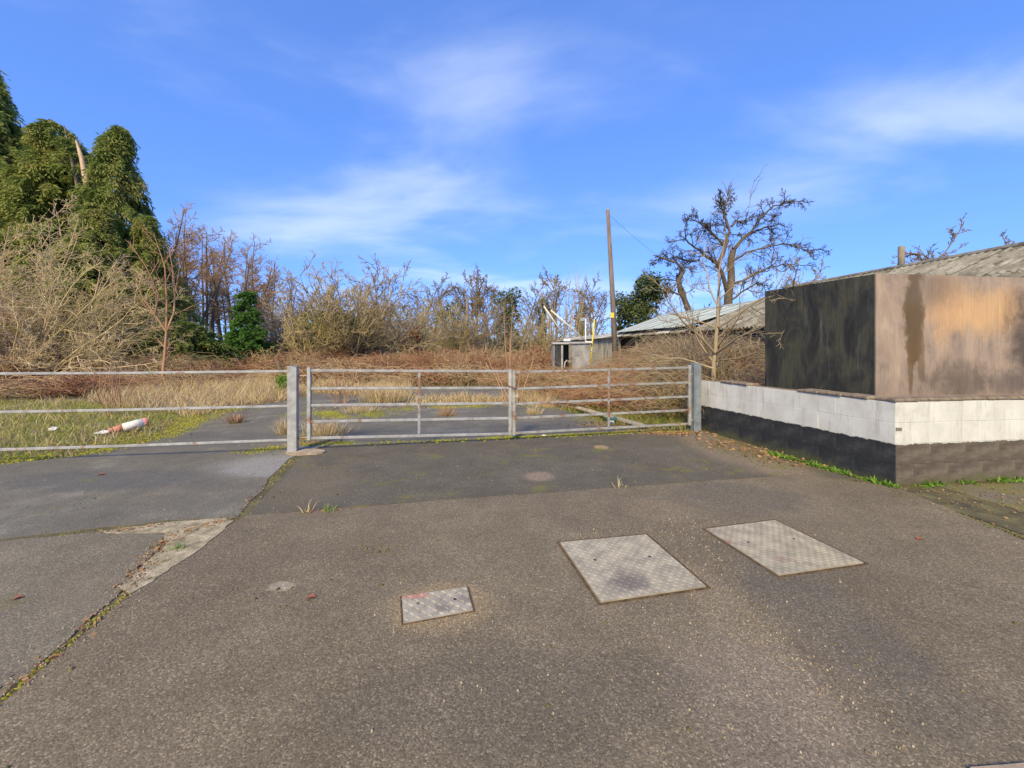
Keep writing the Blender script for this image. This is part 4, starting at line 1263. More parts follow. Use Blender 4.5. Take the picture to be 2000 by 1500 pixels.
sc1 = cypress_mesh(4.8, 1.65, 130, 8, 8, 0.17, 0.026, 0.3, 0.9, spr=26, asc=0.35)
st1 = con_trunk(4.8, 0.09, 1.3, 8, 0.9)
p = W(480, 700, 24)
plant('young_conifer', 'small bright green conifer standing alone before the alders', 'tree', (p[0], 24, 0), 0, 1.0, [('trunk', st1, MAT['bark_grey']), ('crown', sc1, MAT['conifer_green'])])
sc2 = cypress_mesh(2.9, 2.2, 110, 9, 8, 0.22, 0.034, 0.5, 0.45, spr=26, asc=0.3)
st2 = con_trunk(3.2, 0.08, 1.7, 9, 0.5)
for lab, x, Y, sc in (('low dark green conifer bush right of the bare forked sapling', 360, 20.5, 0.95), ('low green conifer bush under the cypress, left of the forked sapling', 285, 21, 1.1)):
    p = W(x, 700, Y)
    plant('conifer_bush', lab, 'bush', (p[0], Y, 0), x * 0.1, sc, [('trunk', st2, MAT['bark_grey']), ('crown', sc2, MAT['conifer'])], 'low conifer bushes')


# --- pale willow thicket on the left
def thicket(n_stems, L, spread, seed, spec, r0=0.03, up=0.02, wan=0.10, base_r=1.0, seg=7, tilt=(0.25, 1.1)):
    r = random.Random(seed)
    st = []
    for i in range(n_stems):
        a = r.uniform(0, 2 * math.pi)
        t = r.uniform(*tilt)
        b = r.uniform(0, base_r)
        st.append(run((math.cos(a) * b, math.sin(a) * b * 0.7, -0.05), (math.cos(a) * math.sin(t), math.sin(a) * math.sin(t), math.cos(t)), L * r.uniform(0.65, 1.1) * spread(t), r0 * r.uniform(0.6, 1.3), 0.008, seg, wan, up, r))
    return st


wsp = [dict(n=11, ang=42, len=0.42, start=0.12, seg=5, wan=0.14, up=-0.02, rmin=0.012),
       dict(n=7.5, ang=44, len=0.45, start=0.15, seg=4, wan=0.17, up=-0.03, rmin=0.009),
       dict(n=3.0, ang=44, len=0.55, start=0.2, seg=2, wan=0.18, up=-0.02, rmin=0.0085)]
wst = thicket(62, 6.8, lambda t: 1.05 - 0.22 * t, 31, wsp, 0.036, -0.04, 0.10, 1.6, 8, (0.1, 1.3))
wt, wc, _ = tree_meshes(wst, wsp, 32, 0, 5)
p = W(60, 700, 16)
plant('willow_shrub', 'huge pale straw-coloured leafless willow shrub at the left edge', 'shrub', (p[0] - 1.2, 16.5, 0), 0, 1.0, [('stems', wt, MAT['twig_willow']), ('crown', wc, MAT['twig_willow'])], 'pale willow shrubs')
p = W(-190, 700, 15)
p = W(120, 700, 17.5)
plant('willow_shrub', 'lower pale willow shrub to the right of the huge one', 'shrub', (p[0], 17.5, 0), 3.6, (0.66, 0.66, 0.70), [('stems', wt, MAT['twig_willow']), ('crown', wc, MAT['twig_willow'])], 'pale willow shrubs')
p = W(-190, 700, 15)
plant('willow_shrub', 'pale leafless willow shrub mostly beyond the left picture edge', 'shrub', (p[0] - 1, 15.5, 0), 2.1, 1.0, [('stems', wt, MAT['twig_willow']), ('crown', wc, MAT['twig_willow'])], 'pale willow shrubs')

# forked red-brown sapling in front of the conifer bushes
fs = random.Random(3)
f_st = [([W(318, 735, 15), W(322, 690, 15), W(325, 648, 15)], [0.055, 0.045, 0.038])]
f_st += [([W(325, 648, 15), W(300, 610, 14.8), W(278, 580, 14.6), W(262, 540, 14.4)], [0.045, 0.035, 0.025, 0.012]),
         ([W(325, 648, 15), W(326, 590, 15.1), W(322, 520, 15.2), W(300, 455, 15.2)], [0.045, 0.035, 0.022, 0.01]),
         ([W(325, 648, 15), W(340, 610, 15.2), W(342, 560, 15.5), W(330, 480, 15.6)], [0.04, 0.03, 0.022, 0.01]),
         ([W(303, 615, 14.8), W(310, 575, 14.6), W(285, 520, 14.5), W(250, 470, 14.4)], [0.03, 0.025, 0.018, 0.008])]
bx, by = f_st[0][0][0][0], 15
f_st = [([(q[0] - bx, q[1] - by, q[2]) for q in a], b) for a, b in f_st]
ft, fc, _ = tree_meshes(f_st, [dict(n=7, ang=35, len=0.4, start=0.25, seg=4, wan=0.1, up=0.06, rmin=0.012), dict(n=5, ang=35, len=0.45, start=0.2, seg=3, wan=0.12, up=0.03, rmin=0.008)], 5, 0)
plant('forked_sapling', 'slim forked red-brown sapling in front of the green conifer bushes', 'tree', (bx, by, 0), 0, 1, [('trunk', ft, MAT['twig_red']), ('crown', fc, MAT['twig_red'])])

# --- alder row
asp = [dict(n=26, ang=58, len=0.21, start=0.30, seg=5, wan=0.17, up=0.07, rmin=0.024, shr=0.5, rr=0.4),
       dict(n=7, ang=44, len=0.48, start=0.2, seg=4, wan=0.2, up=0.03, rmin=0.018),
       dict(n=4, ang=45, len=0.55, start=0.25, seg=3, wan=0.2, up=0.0, rmin=0.014)]
alders = []
for k in range(4):
    r = random.Random(50 + k)
    st = [run((0, 0, -0.1), (r.uniform(-.06, .06), r.uniform(-.06, .06), 1), 12.5, 0.15, 0.035, 9, 0.05, 0.04, r)]
    if k % 2:
        st.append(run((0.15, 0, -0.1), (0.2, 0.05, 1), 10.5, 0.12, 0.025, 9, 0.06, 0.05, r))
    if k == 2:
        st.append(run((-0.1, 0, 1.5), (-0.35, 0.1, 1), 8.5, 0.10, 0.025, 8, 0.06, 0.05, r))
    t_, c_, _ = tree_meshes(st, asp, 60 + k, 0)
    alders.append((t_, c_))
ords = ['first', 'second', 'third', 'fourth', 'fifth', 'sixth', 'seventh', 'eighth', 'ninth', 'tenth', 'eleventh', 'twelfth', 'thirteenth', 'fourteenth', 'fifteenth', 'sixteenth']
al = [(322, 31, 12.8), (345, 34, 12.4), (372, 33, 12.6), (396, 36, 12.2), (418, 34, 11.5), (440, 37, 10.6), (462, 36, 11.4), (484, 38, 12.0), (505, 37, 9.6), (528, 39, 9.2), (548, 40, 8.4), (566, 41, 8.0), (584, 43, 7.8)]
for i, (x, Y, H) in enumerate(al):
    p = W(x, 700, Y)
    plant('alder_tree', 'slender leafless reddish alder, %s in the row counted from the cypresses' % ords[i], 'tree', (p[0], Y, 0), i * 1.7, (1.0, 1.0, H / 12.9),
          [('trunk', alders[i % 4][0], MAT['bark_grey']), ('crown', alders[i % 4][1], MAT['twig_alder'])], 'row of alders')

for i, (x, Y, H) in enumerate([(335, 42, 15.0), (360, 43, 15.5), (390, 45, 15.5), (412, 44, 14.6), (436, 46, 14.4), (458, 47, 14.2), (478, 45, 14.0), (502, 46, 13.4), (525, 47, 12.4), (550, 48, 11.4), (575, 49, 10.6)]):
    p = W(x, 700, Y)
    plant('alder_tree', 'leafless alder in the back row behind the slender alders, %s from the left' % ords[i], 'tree', (p[0], Y, 0), 0.8 + i * 2.1, (1.0, 1.0, H / 13.6),
          [('trunk', alders[(i + 1) % 4][0], MAT['bark_grey']), ('crown', alders[(i + 1) % 4][1], MAT['twig_alder'])], 'back row of alders')

# --- sallow thickets, centre left
ssp = [dict(n=10, ang=40, len=0.40, start=0.15, seg=4, wan=0.16, up=0.04, rmin=0.02),
       dict(n=6, ang=42, len=0.45, start=0.2, seg=3, wan=0.2, up=0.02, rmin=0.016),
       dict(n=2.2, ang=42, len=0.55, start=0.3, seg=2, wan=0.2, up=0.0, rmin=0.014)]
sal = []
for k in range(3):
    st = thicket(24, 5.4, lambda t: 1.05 - 0.12 * t, 70 + k, ssp, 0.05, 0.03, 0.10, 1.1, 7, (0.05, 1.05))
    sal.append(tree_meshes(st, ssp, 75 + k, 0, 5)[:2])
sl = [('broad sallow thicket right of the small bright conifer', 615, 27, 1.02, 'twig_sallow'), ('tall sallow thicket rising behind the left end of the gate', 672, 28, 1.22, 'twig_sallow'),
      ('greyer sallow thicket with a spiky top, right of the tall one', 735, 31, 1.25, 'twig_grey'), ('low grey thicket beside the russet-leaved bush', 790, 34, 1.0, 'twig_grey'),
      ('rounded olive-grey thicket left of the far transformer pole', 868, 38, 1.0, 'twig_sallow'), ('olive-grey thicket right of the far transformer pole', 942, 40, 1.0, 'twig_grey'),
      ('low grey thicket left of the bare poplar shoots', 1035, 43, 0.95, 'twig_grey'), ('grey thicket behind the tall thickets by the alders', 690, 42, 1.35, 'twig_grey'),
      ('pinkish thicket at the right end of the alder row', 575, 33, 1.05, 'twig_alder'), ('pinkish thicket far behind the russet-leaved bush', 812, 50, 1.25, 'twig_alder')]
for i, (lab, x, Y, sc, mt) in enumerate(sl):
    p = W(x, 700, Y)
    plant('sallow_thicket', lab, 'bush', (p[0], Y, 0), i * 2.3, (sc * 1.1, sc * 1.1, sc), [('stems', sal[i % 3][0], MAT[mt]), ('crown', sal[i % 3][1], MAT[mt])], 'leafless thickets along the field edge')


# evergreen undergrowth inside the thickets
def cloud(ells, n, size, seed, wr=0.38, out=0.6):
    g = np.random.default_rng(seed)
    w_ = np.array([e[1][0] * e[1][2] for e in ells], float)
    idx = g.choice(len(ells), n, p=w_ / w_.sum())
    C0 = np.array([e[0] for e in ells])[idx]
    R0 = np.array([e[1] for e in ells])[idx]
    u = unit(g.normal(size=(n, 3)))
    rad = g.uniform(0.55, 1.0, n)[:, None] ** 0.6 * (1 + 0.15 * g.normal(size=(n, 1)))
    C = C0 + u * R0 * rad
    C[:, 2] = np.abs(C[:, 2])
    D = u * out + g.normal(0, 0.6, (n, 3)) + np.array([0, 0, -0.3])
    s = size * g.uniform(0.6, 1.4, n)
    return leaf_np(C, D, s, s * wr, g)


def lumps(cx, cz, rx, rz_, k, seed, ry=None, f=0.55):
    r = random.Random(seed)
    ry = ry or rx
    return [((cx + r.uniform(-1, 1) * rx * 0.6, r.uniform(-1, 1) * ry * 0.5, cz + r.uniform(-0.75, 0.75) * rz_), (rx * r.uniform(0.35, f), ry * r.uniform(0.35, f), rz_ * r.uniform(0.3, 0.5))) for _ in range(k)]


ev = [('dark holly bush buried in the tall sallow thicket', 655, 29, 2.6, 3.6, 'conifer'), ('dark evergreen undergrowth left of the tall sallow thicket', 610, 31, 2.2, 1.6, 'ivy'), ('green undergrowth in the spiky grey thicket', 715, 32, 2.4, 3.0, 'conifer'),
      ('low dark evergreen at the foot of the alders', 430, 40, 5.0, 1.9, 'ivy'), ('dark evergreen undergrowth below the ivy-clad trunks', 985, 44, 4.0, 2.2, 'ivy'), ('low dark undergrowth at the right end of the alders', 545, 42, 4.0, 2.0, 'ivy')]
for i, (lab, x, Y, rx, h, mt) in enumerate(ev):
    p = W(x, 700, Y)
    V, Q = cloud(lumps(0, h * 0.5, rx, h * 0.62, 9, 90 + i), 4200, 0.24, 95 + i)
    o = thing('evergreen_bush', lab, 'bush', (p[0], Y, 0), group='dark undergrowth bushes')
    obj('foliage', mesh_np('foliage', V, quads=Q), MAT[mt], o)
    obj('stems', tube_mesh('stems', [run((VEG.uniform(-1, 1) * rx * 0.4, 0, 0), (VEG.uniform(-.5, .5), VEG.uniform(-.3, .3), 1), h * 0.9, 0.05, 0.015, 5, 0.1, 0, VEG) for _ in range(8)], 4), MAT['bark_grey'], o)
# russet-leaved bush
p = W(800, 700, 33)
V, Q = cloud(lumps(0, 2.1, 1.3, 1.0, 5, 111), 380, 0.2, 112)
o = thing('russet_bush', 'bush still holding orange russet leaves before the grey thickets', 'bush', (p[0], 33, 0))
obj('foliage', mesh_np('foliage', V, quads=Q), MAT['beech_leaf'], o)
r = random.Random(5)
st = thicket(10, 3.2, lambda t: 1.0, 114, ssp, 0.03, 0.03, 0.1, 0.4, 5, (0.05, 0.7))
t_, c_, _ = tree_meshes(st, ssp[:2], 115, 0, 4)
obj('stems', t_, MAT['twig_grey'], o)
obj('twigs', c_, MAT['twig_grey'], o)

# --- bare background trees
bsp = [dict(n=17, ang=46, len=0.52, start=0.22, seg=6, wan=0.15, up=0.05, rmin=0.045, shr=0.45, rr=0.5),
       dict(n=8, ang=42, len=0.45, start=0.2, seg=4, wan=0.22, up=0.03, rmin=0.026),
       dict(n=5, ang=42, len=0.45, start=0.2, seg=3, wan=0.25, up=0.02, rmin=0.025),
       dict(n=3, ang=42, len=0.5, start=0.2, seg=2, wan=0.25, up=0.0, rmin=0.02)]
bare = []
for k in range(3):
    r = random.Random(120 + k)
    st = [run((0, 0, -0.1), (r.uniform(-.1, .1), 0, 1), 8.5, 0.22, 0.03, 8, 0.09, 0.03, r)]
    bare.append(tree_meshes(st, bsp, 125 + k, 1)[:2])
bt = [('bare tree with a low leaning limb, left of the transformer pole', 845, 52, 1.05), ('bare spreading tree just behind the transformer pole', 900, 55, 1.12), ('bare tree between the transformer pole and the ivy-clad trunk', 948, 56, 1.15),
      ('bare tree immediately right of the ivy-clad column', 1030, 58, 0.98), ('bare tree left of the utility pole behind the shed', 1150, 55, 1.08), ('pale bare tree behind the round ivy tree', 1290, 60, 0.9),
      ('small bare tree behind the barns, right of the oak', 1530, 48, 0.8), ('bare tree topping the ridge of the near barn', 1830, 30, 1.0), ('bare tree behind the barn roof at the right edge', 1955, 27, 0.98), ('small bare tree just left of the oak trunk', 1370, 50, 0.72), ('bare tree left of the ridge-topping one behind the barn', 1610, 40, 0.95),
      ('tall bare tree in the far row left of the ivy lump', 815, 64, 1.35), ('tall bare tree in the far row behind the transformer pole', 925, 66, 1.4), ('tall bare tree in the far row just left of the centre ivy column', 965, 63, 1.3), ('tall bare tree in the far row right of the centre ivy column', 1020, 66, 1.3), ('tall bare tree in the far row behind the kiosk', 1085, 64, 1.35), ('tall bare tree in the far row close to the utility pole', 1175, 66, 1.25)]
for i, (lab, x, Y, sc) in enumerate(bt):
    p = W(x, 700, Y)
    plant('bare_tree', lab, 'tree', (p[0], Y, 0), i * 1.9, sc, [('trunk', bare[i % 3][0], MAT['bark_grey']), ('crown', bare[i % 3][1], MAT['twig_bare'])], 'bare trees behind')
# poplar shoots
pst = []
r = random.Random(140)
for i in range(26):
    x = r.uniform(-2.6, 3.4)
    pst.append(run((x, r.uniform(-1, 1), -0.05), (r.uniform(-.12, .12), r.uniform(-.1, .1), 1), r.uniform(6.0, 10.8) * (1 - 0.04 * abs(x)), 0.075, 0.014, 8, 0.045, 0.05, r))
psp = [dict(n=11, ang=26, len=0.16, start=0.35, seg=3, wan=0.1, up=0.1, rmin=0.018), dict(n=3, ang=30, len=0.4, start=0.2, seg=2, wan=0.1, up=0.05, rmin=0.013)]
t_, c_, _ = tree_meshes(pst, psp, 141, 0, 5)
p = W(1105, 700, 45)
plant('poplar_clump', 'clump of tall straight bare poplar shoots behind the kiosk', 'tree', (p[0], 45, 0), 0, 1.0, [('stems', t_, MAT['twig_sallow']), ('crown', c_, MAT['twig_grey'])])


# --- ivy-covered trees
def ivy_tree(lab, x, Y, h, rx, seed, tall, n=4200, size=0.24, mt='ivy'):
    p = W(x, 700, Y)
    o = thing('ivy_tree', lab, 'tree', (p[0], Y, 0), group='ivy-covered trees')
    r = random.Random(seed)
    if tall:
        ells = [((r.uniform(-.5, .5) * rx, r.uniform(-.4, .4), h * f), (rx * (1.15 - 0.55 * f) * r.uniform(0.55, 0.85), rx * 0.6, h * 0.085)) for f in np.linspace(0.08, 0.95, 15)]
    else:
        ells = lumps(0, h * 0.68, rx, h * 0.34, 13, seed, f=0.62) + [((0, 0, h * 0.35), (rx * 0.35, rx * 0.35, h * 0.3))]
    V, Q = cloud(ells, n, size, seed)
    st = [run((0, 0, -0.1), (0, 0, 1), h * 0.97, 0.25, 0.05, 8, 0.04, 0.02, r)]
    t_, c_, _ = tree_meshes(st, [dict(n=16, ang=45, len=0.30, start=0.3, seg=4, wan=0.2, up=0.05, rmin=0.03), dict(n=5, ang=40, len=0.5, start=0.2, seg=3, wan=0.2, up=0.03, rmin=0.02)], seed, 0)
    obj('trunk', t_, MAT['bark_grey'], o)
    obj('branches', c_, MAT['twig_grey'], o)
    obj('foliage', mesh_np('foliage', V, quads=Q), MAT[mt], o)


ivy_tree('dark ivy-clad column of a tree at the centre of the treeline', 990, 48, 8.4, 2.0, 151, True, 5200)
ivy_tree('ivy lump low in a bare tree left of the transformer pole', 880, 50, 7.0, 2.3, 152, True, 2600)
ivy_tree('slim ivy-clad trunk between the centre ivy column and the kiosk', 1058, 52, 7.6, 0.9, 153, True, 1800)
ivy_tree('rounded dark ivy tree between the utility pole and the oak', 1258, 44, 9.3, 2.5, 154, False, 9500, 0.22)
ivy_tree('thin ivy-clad tree just right of the utility pole', 1216, 46, 7.6, 1.3, 155, True, 2200)
ivy_tree('slim dark ivy trunk behind the kiosk pipes', 1135, 54, 7.2, 0.9, 156, True, 1400)

# --- the oak
YO = 40.0
def oak_limb(px, rs, yoff):
    n = len(px)
    return ([(W(x, y, YO)[0], YO + yoff * (i / (n - 1)), W(x, y, YO)[2]) for i, (x, y) in enumerate(px)], rs)


def resample(b, k):
    """insert jittered midpoints"""
    r = random.Random(len(b[0]) + k)
    P, Rr = b
    a, c = [], []
    for i in range(len(P) - 1):
        p, q = Vector(P[i]), Vector(P[i + 1])
        L = (q - p).length
        for j in range(k):
            t = j / k
            jit = Vector((r.gauss(0, 1), r.gauss(0, 1), r.gauss(0, 1))) * (0.038 * L if j else 0)
            a.append(tuple(p.lerp(q, t) + jit))
            c.append(Rr[i] + (Rr[i + 1] - Rr[i]) * t)
    a.append(P[-1])
    c.append(Rr[-1])
    return a, c


limbs = [oak_limb([(1428, 705), (1424, 640), (1422, 585), (1428, 530), (1432, 488)], [0.66, 0.58, 0.50, 0.42, 0.36], 0),
         oak_limb([(1424, 575), (1408, 545), (1392, 520), (1366, 508), (1340, 494), (1318, 480), (1312, 462)], [0.42, 0.36, 0.30, 0.24, 0.17, 0.12, 0.06], -3),
         oak_limb([(1366, 508), (1345, 512), (1318, 505), (1296, 508), (1272, 512)], [0.2, 0.16, 0.12, 0.09, 0.05], -1),
         oak_limb([(1398, 522), (1412, 498), (1424, 470), (1428, 442), (1420, 418), (1424, 392), (1440, 374)], [0.32, 0.34, 0.32, 0.26, 0.20, 0.13, 0.05], 1),
         oak_limb([(1412, 478), (1392, 464), (1372, 452), (1352, 444), (1326, 438)], [0.24, 0.20, 0.16, 0.11, 0.05], -2),
         oak_limb([(1432, 488), (1448, 472), (1466, 456), (1490, 444), (1512, 436), (1534, 430), (1548, 424)], [0.36, 0.30, 0.26, 0.20, 0.15, 0.10, 0.04], 2),
         oak_limb([(1460, 462), (1472, 438), (1488, 418), (1512, 404), (1540, 408)], [0.22, 0.18, 0.14, 0.10, 0.04], -2),
         oak_limb([(1428, 442), (1446, 428), (1470, 424), (1490, 408)], [0.18, 0.14, 0.1, 0.05], 2),
         oak_limb([(1430, 510), (1450, 496), (1480, 490), (1506, 484), (1528, 496), (1545, 506)], [0.22, 0.17, 0.14, 0.11, 0.08, 0.04], -3),
         oak_limb([(1428, 556), (1455, 545), (1482, 530), (1508, 522), (1535, 526)], [0.24, 0.18, 0.14, 0.10, 0.04], -2),
         oak_limb([(1422, 590), (1452, 572), (1490, 552), (1512, 548), (1540, 556)], [0.22, 0.17, 0.14, 0.10, 0.04], 3),
         oak_limb([(1420, 420), (1402, 404), (1396, 382)], [0.14, 0.10, 0.04], -1)]
limb2 = [oak_limb([(1352, 705), (1346, 640), (1338, 600), (1322, 572), (1316, 552), (1326, 534), (1308, 518), (1282, 512), (1262, 508)], [0.5, 0.42, 0.36, 0.28, 0.24, 0.19, 0.14, 0.10, 0.05], -2),
         oak_limb([(1338, 602), (1342, 570), (1330, 545), (1340, 520), (1362, 514)], [0.26, 0.2, 0.16, 0.11, 0.05], 2),
         oak_limb([(1326, 576), (1304, 566), (1288, 572)], [0.16, 0.12, 0.05], -1)]
osp = [dict(n=19, ang=50, len=0.25, start=0.2, seg=6, wan=0.22, up=0.03, rmin=0.045, shr=0.35, rr=0.42),
       dict(n=6, ang=48, len=0.62, start=0.2, seg=4, wan=0.20, up=0.03, rmin=0.024),
       dict(n=5, ang=44, len=0.7, start=0.2, seg=3, wan=0.14, up=0.04, rmin=0.015),
       dict(n=1.5, ang=38, len=0.6, start=0.2, seg=2, wan=0.12, up=0.04, rmin=0.010)]
for lab, lm, x0, sd in (('big gnarled leafless oak towering over the barns', limbs, 1428, 160), ('smaller crooked oak leaning left from behind the barn roof', limb2, 1352, 161)):
    ox = W(x0, 700, YO)[0]
    lm = [resample(b, 3) for b in lm]
    stems = [([(q[0] - ox, q[1] - YO, q[2]) for q in a], [v * (0.8 if i == 0 else 0.55) for v in b]) for i, (a, b) in enumerate(lm)]
    r = random.Random(sd)
    out = {-1: stems}
    for i, s in enumerate(stems):
        if i:
            kids(s[0], s[1], osp, 0, out, r)
    plant('oak_tree', lab, 'tree', (ox, YO, 0), 0, 1, [('trunk', tube_mesh('trunk', out[-1], 8), MAT['bark_oak']), ('crown', tube_mesh('crown', flatten(out, 0), 3), MAT['twig_oak'])], 'oaks behind the barns')

# --- sapling between gate and enclosure
YT = 8.7
sx = W(1394, 700, YT)[0]
def sl_(px, rs, y0, y1):
    n = len(px)
    return ([(W(x, y, YT + y0 + (y1 - y0) * i / (n - 1))[0] - sx, y0 + (y1 - y0) * i / (n - 1), W(x, y, YT + y0 + (y1 - y0) * i / (n - 1))[2]) for i, (x, y) in enumerate(px)], rs)
sap = [sl_([(1392, 800), (1394, 735), (1398, 680), (1402, 630), (1404, 560), (1410, 500), (1416, 440)], [0.06, 0.052, 0.045, 0.036, 0.022, 0.012, 0.005], 0, 0.1),
       sl_([(1396, 690), (1370, 660), (1335, 630), (1305, 590), (1290, 560)], [0.03, 0.022, 0.016, 0.010, 0.005], 0, -0.8),
       sl_([(1402, 640), (1440, 615), (1485, 585), (1520, 555), (1552, 500)], [0.028, 0.022, 0.016, 0.010, 0.004], 0, 0.9),
       sl_([(1398, 690), (1440, 660), (1490, 640), (1530, 610), (1556, 580)], [0.026, 0.02, 0.015, 0.010, 0.005], 0, -2.75),
       sl_([(1398, 705), (1440, 700), (1500, 690), (1545, 670)], [0.022, 0.016, 0.012, 0.004], 0, 1.0),
       sl_([(1403, 600), (1385, 560), (1375, 520), (1378, 470)], [0.02, 0.014, 0.01, 0.004], 0, 0.5),
       sl_([(1394, 720), (1350, 705), (1300, 700), (1260, 690)], [0.022, 0.016, 0.012, 0.004], 0, 0.6)]
sap = [resample(b, 2) for b in sap]
spp = [dict(n=13, ang=50, len=0.40, start=0.15, seg=5, wan=0.14, up=0.02, rmin=0.0075, shr=0.4), dict(n=6, ang=45, len=0.45, start=0.2, seg=3, wan=0.16, up=0.02, rmin=0.0055), dict(n=2.5, ang=45, len=0.5, start=0.2, seg=2, wan=0.16, up=0.0, rmin=0.0045)]
t_, c_, _ = tree_meshes(sap, spp, 171, 0, 7)
plant('hedgerow_sapling', 'bare spreading sapling behind the white wall beside the gate post', 'tree', (sx, YT, 0), 0, 1, [('trunk', t_, MAT['twig_sapling']), ('crown', c_, MAT['twig_sapling'])])

# young shoots behind the meeting point of the gate
p = W(1000, 720, 10.5)
r = random.Random(9)
st = [run((r.uniform(-.12, .12), r.uniform(-.1, .1), -0.05), (a, r.uniform(-.1, .1), 1), L, 0.020, 0.008, 7, 0.03, 0.0, r) for a, L in ((-0.10, 2.6), (-0.02, 2.3), (0.03, 2.65), (0.09, 1.9), (-0.35, 1.5), (0.4, 1.4), (-0.6, 1.1))]
t_, c_, _ = tree_meshes(st, [dict(n=4, ang=35, len=0.16, start=0.4, seg=3, wan=0.1, up=0.03, rmin=0.004)], 10, 0, 5)
plant('young_shoots', 'cluster of thin reddish shoots rising behind the chained gate stiles', 'shrub', (p[0], 10.5, 0), 0, 1, [('stems', t_, MAT['twig_red']), ('twigs', c_, MAT['twig_red'])]).children[1]["kind"] = 'stuff'
for lab, x, Y, L, n, sd, mt in (('small leafless bush seen through the left gate leaf', 668, 10.9, 0.95, 12, 181, 'twig_red'), ('dark red upright canes left of the striped post', 212, 9.2, 1.35, 6, 182, 'bramble'),
                                ('dark red canes right beside the other red canes, behind the barrier', 232, 10.2, 1.2, 5, 183, 'bramble')):
    p = W(x, 720, Y)
    st = thicket(n, L, lambda t: 1.0, sd, None, 0.011, 0.02, 0.08, 0.15, 5, (0.05, 0.75))
    t_, c_, _ = tree_meshes(st, [dict(n=5, ang=40, len=0.4, start=0.25, seg=3, wan=0.12, up=0.03, rmin=0.005), dict(n=2, ang=40, len=0.45, start=0.25, seg=2, wan=0.12, up=0.03, rmin=0.004)], sd, 0, 4)
    plant('small_shrub', lab, 'shrub', (p[0], Y, 0), 0, 1, [('stems', t_, MAT[mt]), ('twigs', c_, MAT[mt])]).children[1]["kind"] = 'stuff'

# ------------------------------------------------------------------ brambles, grass, moss
def tangle(name, label, patches, seed, n_stem, n_leaf, mstem, mleaf, lsize=0.10, srad=0.011, arch=1.0):
    """patches: (cx, cy, rx, ry, height); arching stems and leaves over mounds"""
    g = random.Random(seed)
    gn_ = np.random.default_rng(seed)
    wts = [q[2] * q[3] for q in patches]
    br = []
    for _ in range(n_stem):
        cx, cy, rx, ry, h = g.choices(patches, wts)[0]
        a, k = g.uniform(0, 6.283), math.sqrt(g.random())
        x, y = cx + math.cos(a) * rx * k, cy + math.sin(a) * ry * k
        hh_ = h * math.sqrt(max(0.05, 1 - 0.85 * k * k)) * g.uniform(0.55, 1.2)
        b = g.uniform(0, 6.283)
        L = g.uniform(0.6, 1.7) * arch
        dx, dy = math.cos(b), math.sin(b)
        pts = []
        z0 = g.uniform(0, 0.5) * hh_
        for t in (0, 0.25, 0.5, 0.75, 1.0):
            z = z0 + (hh_ - z0) * (1 - (1 - t * 1.6) ** 2)
            pts.append((x + dx * L * t + g.gauss(0, .05), y + dy * L * t + g.gauss(0, .05), max(0.02, z + g.gauss(0, .04))))
        br.append((pts, [srad, srad, srad * 0.9, srad * 0.7, srad * 0.4]))
    o = obj(name, None)
    tag(o, label, 'brambles', kind='stuff')
    obj('stems', tube_mesh('stems', br, 3), mstem, o, kind='stuff')
    w_ = np.array(wts) / sum(wts)
    idx = gn_.choice(len(patches), n_leaf, p=w_)
    Pp = np.array(patches)[idx]
    a, k = gn_.uniform(0, 6.283, n_leaf), np.sqrt(gn_.random(n_leaf))
    top = Pp[:, 4] * np.sqrt(np.clip(1 - 0.85 * k * k, 0.05, 1)) * (0.8 + 0.25 * np.sin(Pp[:, 0] + a * 3))
    C = np.stack([Pp[:, 0] + np.cos(a) * k * Pp[:, 2], Pp[:, 1] + np.sin(a) * k * Pp[:, 3], top * gn_.random(n_leaf) ** 0.6], 1)
    D = gn_.normal(size=(n_leaf, 3))
    s = lsize * gn_.uniform(0.5, 1.4, n_leaf)
    V, Q = leaf_np(C, D, s, s * 0.33, gn_)
    obj('leaves', mesh_np('leaves', V, quads=Q), mleaf, o, kind='stuff')
    return o


def prow(x0, x1, y0, Y, n, h, seed, ry=1.5, rx=None):
    """patches along a line between two photo columns at depth Y0..Y1"""
    r = random.Random(seed)
    res = []
    for i in range(n):
        t = (i + 0.5) / n
        x = x0 + (x1 - x0) * t
        d = (y0 + (Y - y0) * t) + r.uniform(-0.8, 0.8)
        w_ = abs((x1 - x0) / n * d / F) * 0.85
        res.append(((x - 1000) * d / F, d, max(0.8, w_), ry * r.uniform(0.7, 1.2), h * r.uniform(0.7, 1.2)))
    return res


